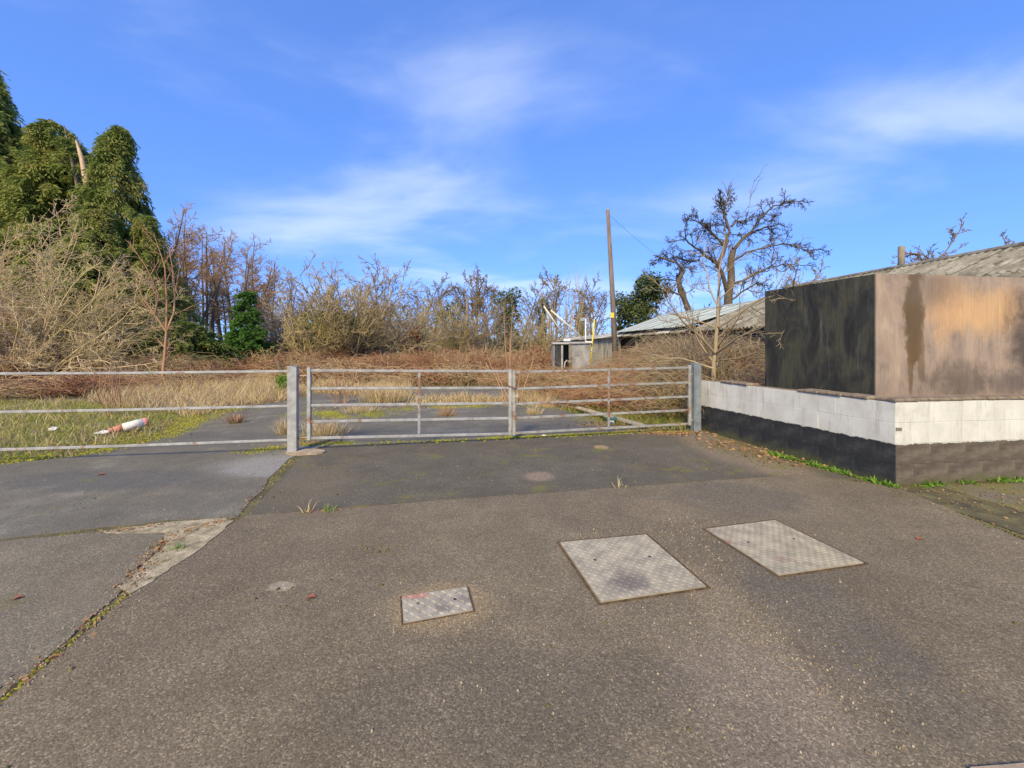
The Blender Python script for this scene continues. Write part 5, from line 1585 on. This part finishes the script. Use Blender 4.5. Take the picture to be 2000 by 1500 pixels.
tangle('bramble_thicket', 'reddish brown brambles under the pale willow and the cypresses', prow(-80, 420, 14.5, 20, 9, 1.15, 201) + prow(60, 420, 12.5, 17, 5, 0.55, 202), 203, 4200, 5500, MAT['bramble'], MAT['bramble_leaf'], 0.11, 0.010)
tangle('bramble_thicket', 'broad russet bramble bank across the back of the field', prow(380, 1090, 22, 22, 14, 1.15, 204, 1.6) + prow(400, 1080, 26, 26, 12, 1.35, 205, 2) + prow(560, 1090, 18, 17.5, 9, 0.7, 206, 1.3), 207, 7600, 16000, MAT['bramble'], MAT['bramble_leaf'], 0.13, 0.013)
tangle('bramble_thicket', 'brambles along the foot of the far treeline', prow(300, 1080, 36, 36, 14, 1.2, 208, 2.5), 209, 2500, 9000, MAT['bramble'], MAT['bramble_leaf'], 0.2, 0.018)
tangle('bramble_thicket', 'tangled greenish brambles between kiosk, gate and white wall', [(3.9, 10.0, 1.0, 0.9, 1.15), (4.9, 9.2, 0.8, 1.2, 1.1), (4.3, 11.3, 1.3, 1.2, 1.25), (2.6, 9.9, 0.9, 0.8, 0.5), (3.0, 11.4, 1.1, 1.0, 0.6), (1.5, 12.2, 1.1, 0.9, 0.45), (3.2, 13.6, 1.4, 1.2, 0.65), (5.4, 13.6, 1.6, 1.5, 1.6), (3.55, 8.7, 0.6, 0.5, 0.75), (2.9, 9.0, 0.6, 0.4, 0.45), (2.2, 10.4, 0.9, 0.6, 0.5),
        (6.2, 12.0, 1.3, 1.3, 1.6), (7.0, 15.5, 1.5, 1.6, 1.9), (5.2, 16.5, 1.8, 1.5, 1.35), (6.8, 18.5, 1.6, 1.6, 1.6), (3.6, 16.8, 1.2, 1.3, 0.7), (1.3, 15.5, 1.6, 1.4, 0.6), (7.8, 21, 1.3, 2.0, 1.6), (6.3, 10.4, 0.9, 1.0, 1.3)], 210, 5600, 15000, MAT['bramble'], MAT['bramble_green'], 0.085, 0.0065, 1.0)
tangle('bramble_thicket', 'bare pale twiggy scrub under the sapling and the barn eave', [(5.0, 10.2, 1.1, 1.0, 1.5), (5.9, 12.5, 1.5, 1.4, 1.9), (7.0, 16, 1.3, 1.8, 2.0), (4.2, 9.2, 0.8, 0.7, 1.15), (6.2, 14.5, 1.3, 1.5, 1.8)], 211, 2600, 500, MAT['twig_sapling'], MAT['dead_leaf'], 0.08, 0.007, 1.5)


def in_poly(x, y, poly):
    n = len(poly)
    c = np.zeros(len(x), bool)
    j = n - 1
    for i in range(n):
        xi, yi = poly[i][:2]
        xj, yj = poly[j][:2]
        cond = ((yi > y) != (yj > y)) & (x < (xj - xi) * (y - yi) / (yj - yi + 1e-12) + xi)
        c ^= cond
        j = i
    return c


def scatter_poly(poly, n, g):
    xs, ys = [q[0] for q in poly], [q[1] for q in poly]
    X = g.uniform(min(xs), max(xs), n * 5)
    Y = g.uniform(min(ys), max(ys), n * 5)
    k = in_poly(X, Y, poly)
    return X[k][:n], Y[k][:n]


def patchy(X, Y, sc, seed):
    return 0.5 + 0.25 * (np.sin(X * sc + seed) * np.cos(Y * sc * 1.3 + seed * 2) + np.sin(X * sc * 2.3 + Y * sc * 1.7 + seed))


def grass(name, label, poly, n, L, wd, mat, seed, lean=0.35, thin=0.0, avoid=None, cl=4, csd=0.05, bend=0.35):
    g = np.random.default_rng(seed)
    X, Y = scatter_poly(poly, n // cl, g)
    if thin:
        k = patchy(X, Y, 1.1, seed) > g.random(len(X)) * thin
        X, Y = X[k], Y[k]
    X = np.repeat(X, cl) + g.normal(0, csd, len(X) * cl)
    Y = np.repeat(Y, cl) + g.normal(0, csd, len(Y) * cl)
    if avoid is not None:
        k = ~in_poly(X, Y, avoid)
        X, Y = X[k], Y[k]
    m = len(X)
    C = np.stack([X, Y, np.full(m, -0.05)], 1)
    D = np.stack([g.normal(0, lean, m), g.normal(0, lean, m), np.ones(m)], 1)
    ll = g.uniform(L[0], L[1], m) * (0.65 + 0.5 * patchy(X, Y, 0.9, seed + 3))
    V, Q, T = blade_np(C, D, ll, wd, bend, g)
    o = obj(name, mesh_np(name, V, quads=Q, tris=T), mat)
    return tag(o, label, 'grass', kind='stuff')


yv = [q[:2] for q in yard]
lawn = [G(-400, 960), G(0, 906), G(150, 891), G(250, 873), G(330, 851), G(395, 820), G(300, 790), G(100, 780), G(-400, 790)]
grass('short_grass', 'short mossy green grass behind the left barrier', lawn, 26000, (0.05, 0.17), 0.006, MAT['grass'], 301, 0.6, avoid=yv)
grass('straw_grass', 'dry straw grass sprinkled through the green patch', lawn, 5200, (0.12, 0.42), 0.005, MAT['straw'], 302, 0.5, thin=1.3, avoid=yv)
dry = [G(300, 800), G(395, 812), G(440, 793), G(560, 780), G(615, 764), G(640, 745), G(560, 733), G(300, 738), G(150, 752), G(180, 785)]
grass('straw_grass', 'tall pale straw grass left of the gate post', dry, 46000, (0.22, 0.72), 0.0065, MAT['straw'], 303, 0.5, thin=0.9, avoid=yv, cl=6, csd=0.10)
dry2 = [G(620, 766), G(700, 770), G(740, 792), G(800, 779), G(800, 752), G(1000, 752), G(1010, 745), G(900, 736), G(700, 735), G(630, 742)]
grass('straw_grass', 'pale straw grass seen through the left gate leaf', dry2, 26000, (0.2, 0.65), 0.008, MAT['straw'], 304, 0.5, thin=1.2, avoid=yv, cl=6, csd=0.12)
dry3 = [G(800, 795), G(1000, 789), G(1085, 797), G(1060, 770), G(985, 778), G(800, 782)]
grass('straw_grass', 'straw grass fringe along the inner yard edge', dry3, 6500, (0.15, 0.5), 0.008, MAT['straw'], 305, 0.35, thin=1.0, avoid=yv, cl=6, csd=0.09)
bank = [G(-300, 745), G(600, 736), G(1080, 734), G(1080, 725), G(-300, 728)]
grass('straw_grass', 'distant straw grass in front of the bramble bank', bank, 22000, (0.4, 0.95), 0.016, MAT['straw'], 306, 0.3, thin=1.2, cl=5, csd=0.2)
right = [G(1100, 800), G(1160, 817), G(1240, 842), G(1340, 842), G(1365, 838), G(1380, 800), G(1200, 780)]
grass('short_grass', 'low weedy grass behind the right gate leaf', right, 7000, (0.06, 0.28), 0.006, MAT['grass'], 307, 0.6, avoid=yv)

# clumps growing through the tarmac, each one a thing
def tuft(lab, x, y, L, n, spread, seed, mat='straw', green=0.3):
    p = G(x, y)
    o = thing('grass_tuft', lab, 'grass tuft', (p[0], p[1], 0), group='tufts in the tarmac')
    g = np.random.default_rng(seed)
    for pn, k, mt, l_, bd in (('blades', n, mat, L, 0.25), ('moss_foot', int(n * green) + 5, 'grass', L * 0.35, 0.5)):
        C = np.stack([g.normal(0, spread, k), g.normal(0, spread, k), np.zeros(k)], 1)
        D = np.stack([C[:, 0] / spread * 0.35 + g.normal(0, .2, k), C[:, 1] / spread * 0.35 + g.normal(0, .2, k), np.ones(k)], 1)
        V, Q, T = blade_np(C, D, l_ * g.uniform(0.4, 1.1, k), 0.0045, bd, g)
        obj(pn, mesh_np(pn, V, quads=Q, tris=T), MAT[mt], o)


for i, a in enumerate([('reddish grass tuft in the yard left of the gate post', 462, 826, 0.30, 150, 0.06, 'twig_red'), ('dry tuft growing behind the foot of the left gate post', 560, 846, 0.38, 170, 0.06, 'straw'),
                       ('wide straw tuft under the hinge end of the left gate leaf', 635, 848, 0.33, 420, 0.16, 'straw'), ('thin reddish tuft in the yard seen through the left gate leaf', 872, 812, 0.30, 130, 0.08, 'twig_red'),
                       ('mossy tuft in the yard seen through the right gate leaf', 1042, 808, 0.24, 150, 0.07, 'straw'), ('bunch of grass on the moss strip inside the left gate leaf', 700, 806, 0.30, 220, 0.14, 'straw'),
                       ('tiny green grass sprig in the tarmac joint before the gate', 642, 998, 0.10, 14, 0.03, 'fresh_green'), ('pair of dry stalks in the joint near the tiny green sprig', 600, 1001, 0.16, 5, 0.03, 'straw'),
                       ('dry sprig in the tarmac joint right of centre', 1213, 951, 0.12, 7, 0.03, 'straw'), ('small green tuft on the crumbled bedding', 350, 1072, 0.08, 16, 0.025, 'fresh_green'),
                       ('pale straw clump right of the small leafless bush inside the gate', 745, 783, 0.75, 420, 0.28, 'straw')]):
    tuft(a[0], a[1], a[2], a[3], a[4], a[5], 400 + i, a[6])
p = G(552, 775)
o = thing('green_weed', 'single bright green leafy weed in the straw grass by the post', 'weed', (p[0], p[1], 0))
g = np.random.default_rng(5)
C = np.stack([g.normal(0, .09, 260), g.normal(0, .09, 260), 0.45 + g.normal(0, .12, 260)], 1)
V, Q = leaf_np(C, g.normal(size=(260, 3)) + np.array([0, 0, .7]), 0.1, 0.02, g)
obj('leaves', mesh_np('leaves', V, quads=Q), MAT['fresh_green'], o)
obj('stem', tube_mesh('stem', [([(0, 0, -.05), (0.01, 0, .25), (0, 0, .5)], [.012, .009, .004])], 5), MAT['twig_sallow'], o)


# moss
def along(pts, n, jit, g):
    P = np.array([q[:2] for q in pts])
    seg = np.linalg.norm(np.diff(P, axis=0), axis=1)
    t = g.random(n) * seg.sum()
    cs = np.concatenate([[0], np.cumsum(seg)])
    i = np.clip(np.searchsorted(cs, t) - 1, 0, len(seg) - 1)
    u = ((t - cs[i]) / seg[i])[:, None]
    Q = P[i] * (1 - u) + P[i + 1] * u
    return Q + g.normal(0, 1, Q.shape) * np.asarray(jit)


def moss(name, label, groups, seed, mat=None, rr=(0.008, 0.030), hf=0.45, z=0.0, gate_=0.0):
    g = np.random.default_rng(seed)
    Ps = np.concatenate([along(p, n, j, g) for p, n, j in groups])
    if gate_:
        k = patchy(Ps[:, 0], Ps[:, 1], 2.6, seed) > gate_ * g.random(len(Ps)) + 0.12
        Ps = Ps[k]
    r = g.uniform(rr[0], rr[1], len(Ps)) * g.uniform(0.5, 1, len(Ps))
    C = np.concatenate([Ps, np.full((len(Ps), 1), z)], 1)
    V, Q, T = dome_np(C, r, r * hf, 5, g, 0.4)
    o = obj(name, mesh_np(name, V, quads=Q, tris=T, smooth=True), mat or MAT['moss'])
    return tag(o, label, 'moss', kind='stuff')


moss('moss', 'yellow-green moss creeping over the edge of the yard tarmac', [
    ([G(0, 900), G(150, 887), G(250, 868), G(330, 848), G(395, 818), G(440, 800)], 5200, (0.16, 0.10)),
    ([G(230, 868), G(330, 838), G(400, 812)], 2600, (0.22, 0.16)),
    ([G(400, 802), G(470, 797)], 1600, (0.3, 0.18)), ([G(620, 810), G(700, 812), G(760, 800), G(850, 796), G(1000, 791)], 4200, (0.22, 0.16)),
    ([G(640, 806), G(720, 812)], 3400, (0.42, 0.26)), ([G(1000, 790), G(1090, 797), G(1170, 820), G(1240, 842)], 700, (0.18, 0.12)),
    ([G(1150, 815), G(1190, 835)], 300, (0.25, 0.15)), ([G(560, 815), G(610, 805)], 300, (0.2, 0.12)), ([G(545, 865), G(620, 852)], 420, (0.25, 0.12))], 501, gate_=0.8)
moss('moss', 'moss line under the double gate', [
    ([G(590, 868), G(680, 865)], 420, (0.10, 0.05)), ([G(680, 866), G(960, 858)], 160, (0.2, 0.06)), ([G(950, 856), G(1100, 850), G(1250, 843), G(1340, 843)], 1500, (0.07, 0.05)), ([G(470, 885), G(560, 872)], 260, (0.12, 0.05))], 502, rr=(0.01, 0.035))
moss('moss', 'moss and weeds along the foot of the white and black wall', [
    ([G(1390, 850), G(1560, 900), G(1740, 950)], 2200, (0.04, 0.05)), ([G(1360, 856), G(1500, 895), G(1560, 915)], 2600, (0.25, 0.18)), ([G(1752, 952), G(2000, 938)], 300, (0.03, 0.03)), ([(4.0, 4.25), (4.05, 3.2)], 420, (0.03, 0.05)), ([(4.6, 4.2), (5.8, 3.9)], 160, (0.5, 0.35))], 503, MAT['moss_dull'], rr=(0.004, 0.013), gate_=0.5)
moss('moss', 'moss filling the long joint between the tarmac slabs', [
    ([J1a, J1b], 800, (0.014, 0.03)), ([(-1.95, 0.9), J1a], 260, (0.02, 0.03)), ([J1b, G(420, 1030)], 260, (0.03, 0.03)), ([G(455, 1012), G(572, 895)], 260, (0.02, 0.02)), ([G(100, 1046), G(330, 1022)], 90, (0.03, 0.02))], 504, rr=(0.006, 0.02), z=-0.006, gate_=0.9)
moss('moss_ball', 'scattered dull moss balls dropped on the tarmac', [
    ([G(690, 1078), G(770, 1070)], 26, (0.05, 0.04)), ([G(845, 1040), G(852, 1062)], 6, (0.02, 0.05)), ([G(1630, 1220), G(1930, 1300)], 10, (0.12, 0.12)), ([G(500, 1150), G(560, 1180)], 8, (0.12, 0.10)), ([(-2.0, 2.2), (2.2, 2.6)], 40, (0.9, 0.6)), ([(-5, 3.6), (-2.6, 5.4)], 90, (0.8, 0.5)), ([(-2, 4.6), (3, 5.6)], 90, (0.8, 0.5)), ([(-1.5, 7.5), (2, 8.6)], 60, (0.8, 0.6))], 505, MAT['moss_dull'], (0.006, 0.016), 0.8)

# wall-foot weeds
g = np.random.default_rng(77)
for lab, a, b, n, mt in (('bright green weeds along the foot of the black painted wall', G(1500, 886), G(1746, 952), 620, 'fresh_green'), ('pale green rosettes along the foot of the brown wall', G(1790, 949), G(2000, 938), 260, 'fresh_green')):
    Ps = along([a, b], n, (0.02, 0.03), g)
    k = patchy(Ps[:, 0] * 3, Ps[:, 1] * 3, 1.7, 4) > 0.38
    Ps = Ps[k]
    C = np.concatenate([Ps, np.full((len(Ps), 1), 0.0)], 1)
    V, Q = leaf_np(C, np.stack([g.normal(0, 1, len(C)), g.normal(-.3, 1, len(C)), g.uniform(0.3, 1.3, len(C))], 1), g.uniform(0.03, 0.085, len(C)), 0.010, g)
    o = obj('wall_weeds', mesh_np('wall_weeds', V, quads=Q), MAT[mt])
    tag(o, lab, 'weeds', kind='stuff')

# loose chippings and leaf litter
g = np.random.default_rng(88)
pp = [along([G(1330, 1010), G(1400, 1160), G(1740, 1440)], 800, (0.16, 0.1), g), along([(0.2, 1.5), (1.4, 1.9)], 350, (0.5, 0.4), g), along([(-3, 2.5), (3, 3.0)], 420, (1.0, 0.9), g),
      along([G(780, 1200), G(930, 1200)], 160, (0.14, 0.09), g), along([G(1100, 1050), G(1270, 1040)], 120, (0.06, 0.06), g), along([G(240, 1155), G(330, 1050), G(440, 1015)], 900, (0.05, 0.05), g), along([J1a, J1b], 260, (0.06, 0.05), g), along([(-6, 4), (3, 5.2)], 380, (1.2, 0.7), g)]
Ps = np.concatenate(pp)
Ps = Ps[Ps[:, 1] > 1.1]
r = 0.0018 + 0.0042 * g.random(len(Ps)) ** 2.5
V, Q, T = dome_np(np.concatenate([Ps, np.full((len(Ps), 1), 0.002)], 1), r, r * 1.0, 5, g, 0.4)
tag(obj('chippings', mesh_np('chippings', V, quads=Q, tris=T), MAT['pebble']), 'loose pale stone chippings scattered over the forecourt tarmac', 'gravel', kind='stuff')


def litter(label, groups, seed, size, mat='dead_leaf', z=0.005):
    g = np.random.default_rng(seed)
    Ps = np.concatenate([along(p, n, j, g) for p, n, j in groups])
    C = np.concatenate([Ps, np.full((len(Ps), 1), z)], 1)
    D = np.stack([g.normal(size=len(C)), g.normal(size=len(C)), g.uniform(0, 0.12, len(C))], 1)
    s = size * g.uniform(0.5, 1.3, len(C))
    V, Q = leaf_np(C, D, s, s * 0.3, g)
    tag(obj('leaf_litter', mesh_np('leaf_litter', V, quads=Q), MAT[mat]), label, 'leaves', kind='stuff')


litter('brown dead leaves along the yard edge and under the gate', [([G(0, 885), G(250, 862), G(420, 800), G(600, 772)], 900, (0.3, 0.2)), ([G(590, 868), G(640, 862)], 160, (0.12, 0.06)), ([G(1150, 830), G(1250, 832)], 420, (0.3, 0.2)), ([G(1250, 845), G(1380, 846)], 420, (0.2, 0.12)), ([G(1390, 860), G(1560, 905)], 380, (0.2, 0.15)), ([G(620, 800), G(1000, 788)], 400, (0.3, 0.2))], 601, 0.05)
litter('small dead leaves and stalks in the joints', [([G(240, 1155), G(330, 1050), G(440, 1015)], 320, (0.04, 0.04)), ([G(200, 1040), G(330, 1024)], 90, (0.05, 0.02)), ([J1a, J1b], 70, (0.03, 0.04)), ([G(455, 1012), G(572, 895)], 70, (0.03, 0.02)), ([G(580, 1003), G(690, 993)], 30, (0.02, 0.01)), ([(4.3, 4.2), (5.5, 3.6)], 260, (0.4, 0.3))], 602, 0.028)
for lab, x, y, s, a in (('single russet leaf lying left of the small cover', 609, 1169, 0.055, 0.2), ('brown leaf near the upper left joint of the yard', 198, 928, 0.075, 0.5), ('pink-brown leaf on the tarmac right of the covers', 1798, 1055, 0.06, 0.1), ('pale curled leaf near the left picture edge', 35, 1170, 0.05, 0.7)):
    p = G(x, y)
    n = 9
    vs_ = []
    for i in range(n):
        t = i / (n - 1)
        w_ = math.sin(math.pi * t ** 0.8) * s * 0.34
        for k in (-1, 0, 1):
            vs_.append((s * (t - .5), k * w_, 0.004 + 0.22 * s * math.sin(math.pi * t) * (0.4 if k == 0 else 1)))
    fs_ = [(i * 3 + k, i * 3 + k + 1, i * 3 + k + 4, i * 3 + k + 3) for i in range(n - 1) for k in range(2)]
    o = thing('fallen_leaf', lab, 'leaf', (p[0], p[1], 0.002), a, 'fallen leaves on the tarmac')
    obj('blade', MB().add(vs_, fs_).mesh('blade', True), MAT['leaf_red'], o)
    obj('stalk', tube_mesh('stalk', [([(-s * .5, 0, .004), (-s * .75, 0.004, .003)], [0.0015, 0.001])], 4), MAT['leaf_red'], o)

# ------------------------------------------------------------------ litter in the yard
a, b = Vector(G(212, 842, 0.05)), Vector(G(291, 832, 0.07))
b = a + (b - a)
cone = thing('striped_post', 'fallen red and white plastic post lying in the grass', 'post', (a.x, a.y, 0))
dv = b - a
b = b + Vector((0, 0, 0.09))
def seg(t0, t1, r0, r1, mt, nm):
    part(nm, MB().tube([a.lerp(b, t0), a.lerp(b, (t0 + t1) / 2), a.lerp(b, t1)], [r0, (r0 + r1) / 2, r1], 12), mt, cone, True)
seg(0.0, 0.12, 0.05, 0.045, MAT['red_plastic'], 'torn_end')
seg(0.12, 0.34, 0.05, 0.07, MAT['red_plastic'], 'red_band')
seg(0.341, 0.86, 0.072, 0.082, MAT['white_plastic'], 'white_band')
seg(0.861, 0.99, 0.082, 0.075, MAT['red_plastic'], 'red_band')
part('base_flap', MB().add([a + Vector(v) for v in ((-.22, -.06, -.03), (-.02, -.09, -.03), (0.02, .08, -.01), (-.18, .09, 0.0))], [(0, 1, 2, 3)]), MAT['white_plastic'], cone)
for i, (lab, x, y, s) in enumerate((('crumpled white litter in the straw grass behind the barrier', 397, 796, 0.09), ('small white litter scrap near the barrier end', 104, 840, 0.07), ('white litter scrap beside the fallen plank', 1193, 827, 0.08), ('white litter scrap on the moss below the right gate', 1062, 852, 0.035))):
    p = G(x, y)
    r = random.Random(i)
    bm = bmesh.new()
    bmesh.ops.create_icosphere(bm, subdivisions=2, radius=s)
    for v in bm.verts:
        v.co *= r.uniform(0.6, 1.2)
        v.co.z = v.co.z * 0.5 + s * 0.3
    me = bpy.data.meshes.new('litter')
    bm.to_mesh(me)
    bm.free()
    tag(obj('litter', me, MAT['white_plastic'], loc=(p[0], p[1], 0)), lab, 'litter', 'white litter scraps')
pl = thing('timber_plank', 'long pale timber plank lying on the ground behind the right gate leaf', 'plank', G(1196, 812))
part('board', MB().bar(G(1128, 796, 0.10), G(1258, 832, 0.05), 0.11, 0.05), MAT['plank'], pl)
pl = thing('timber_plank', 'short pale board end lying by the green tarpaulin', 'plank', G(1110, 786))
part('board', MB().bar(G(1085, 783, 0.12), G(1132, 788, 0.14), 0.14, 0.03), MAT['plank'], pl)
tp_ = thing('tarpaulin', 'crumpled dark green tarpaulin scraps beside the fallen planks', 'tarpaulin', G(1120, 795))
r = random.Random(12)
for nm, pts4 in (('sheet', [G(1068, 782), G(1098, 779), G(1108, 787), G(1074, 788)]), ('sheet', [G(1100, 790), G(1128, 795), G(1160, 812), G(1136, 808)]), ('sheet', [G(1178, 812), G(1204, 824), G(1196, 830), G(1172, 818)])):
    m = MB()
    K = 7
    q = [Vector(x) for x in pts4]
    vs_ = []
    for i in range(K):
        for j in range(K):
            u, v = i / (K - 1), j / (K - 1)
            w_ = (q[0] * (1 - u) + q[1] * u) * (1 - v) + (q[3] * (1 - u) + q[2] * u) * v
            vs_.append(w_ + Vector((r.uniform(-.03, .03), r.uniform(-.03, .03), 0.02 + r.uniform(0, 0.09))))
    m.add(vs_, [(i * K + j, i * K + j + 1, (i + 1) * K + j + 1, (i + 1) * K + j) for i in range(K - 1) for j in range(K - 1)])
    part(nm, m, MAT['tarp'], tp_)

# far wood along the horizon
g = random.Random(700)
br = []
for i in range(3600):
    x, y = g.uniform(-190, 190), g.uniform(85, 150)
    h = g.uniform(3.0, 6.5)
    br.append(([(x, y, 0), (x + g.gauss(0, .5), y, h * 0.5), (x + g.gauss(0, 1.2), y, h)], [0.10, 0.07, 0.03]))
gg = np.random.default_rng(701)
n = 16000
C = np.stack([gg.uniform(-190, 190, n), gg.uniform(85, 150, n), 3.6 * gg.random(n) ** 1.3], 1)
V2, Q2 = leaf_np(C, gg.normal(size=(n, 3)), 0.9, 0.2, gg)
V1, Q1 = tubes_np(br, 3)
V, Q, _ = merge((V1, Q1), (V2, Q2))
tag(obj('distant_wood', mesh_np('distant_wood', V, quads=Q), MAT['twig_grey']), 'far brown leafless wood along the horizon', 'wood', kind='stuff')
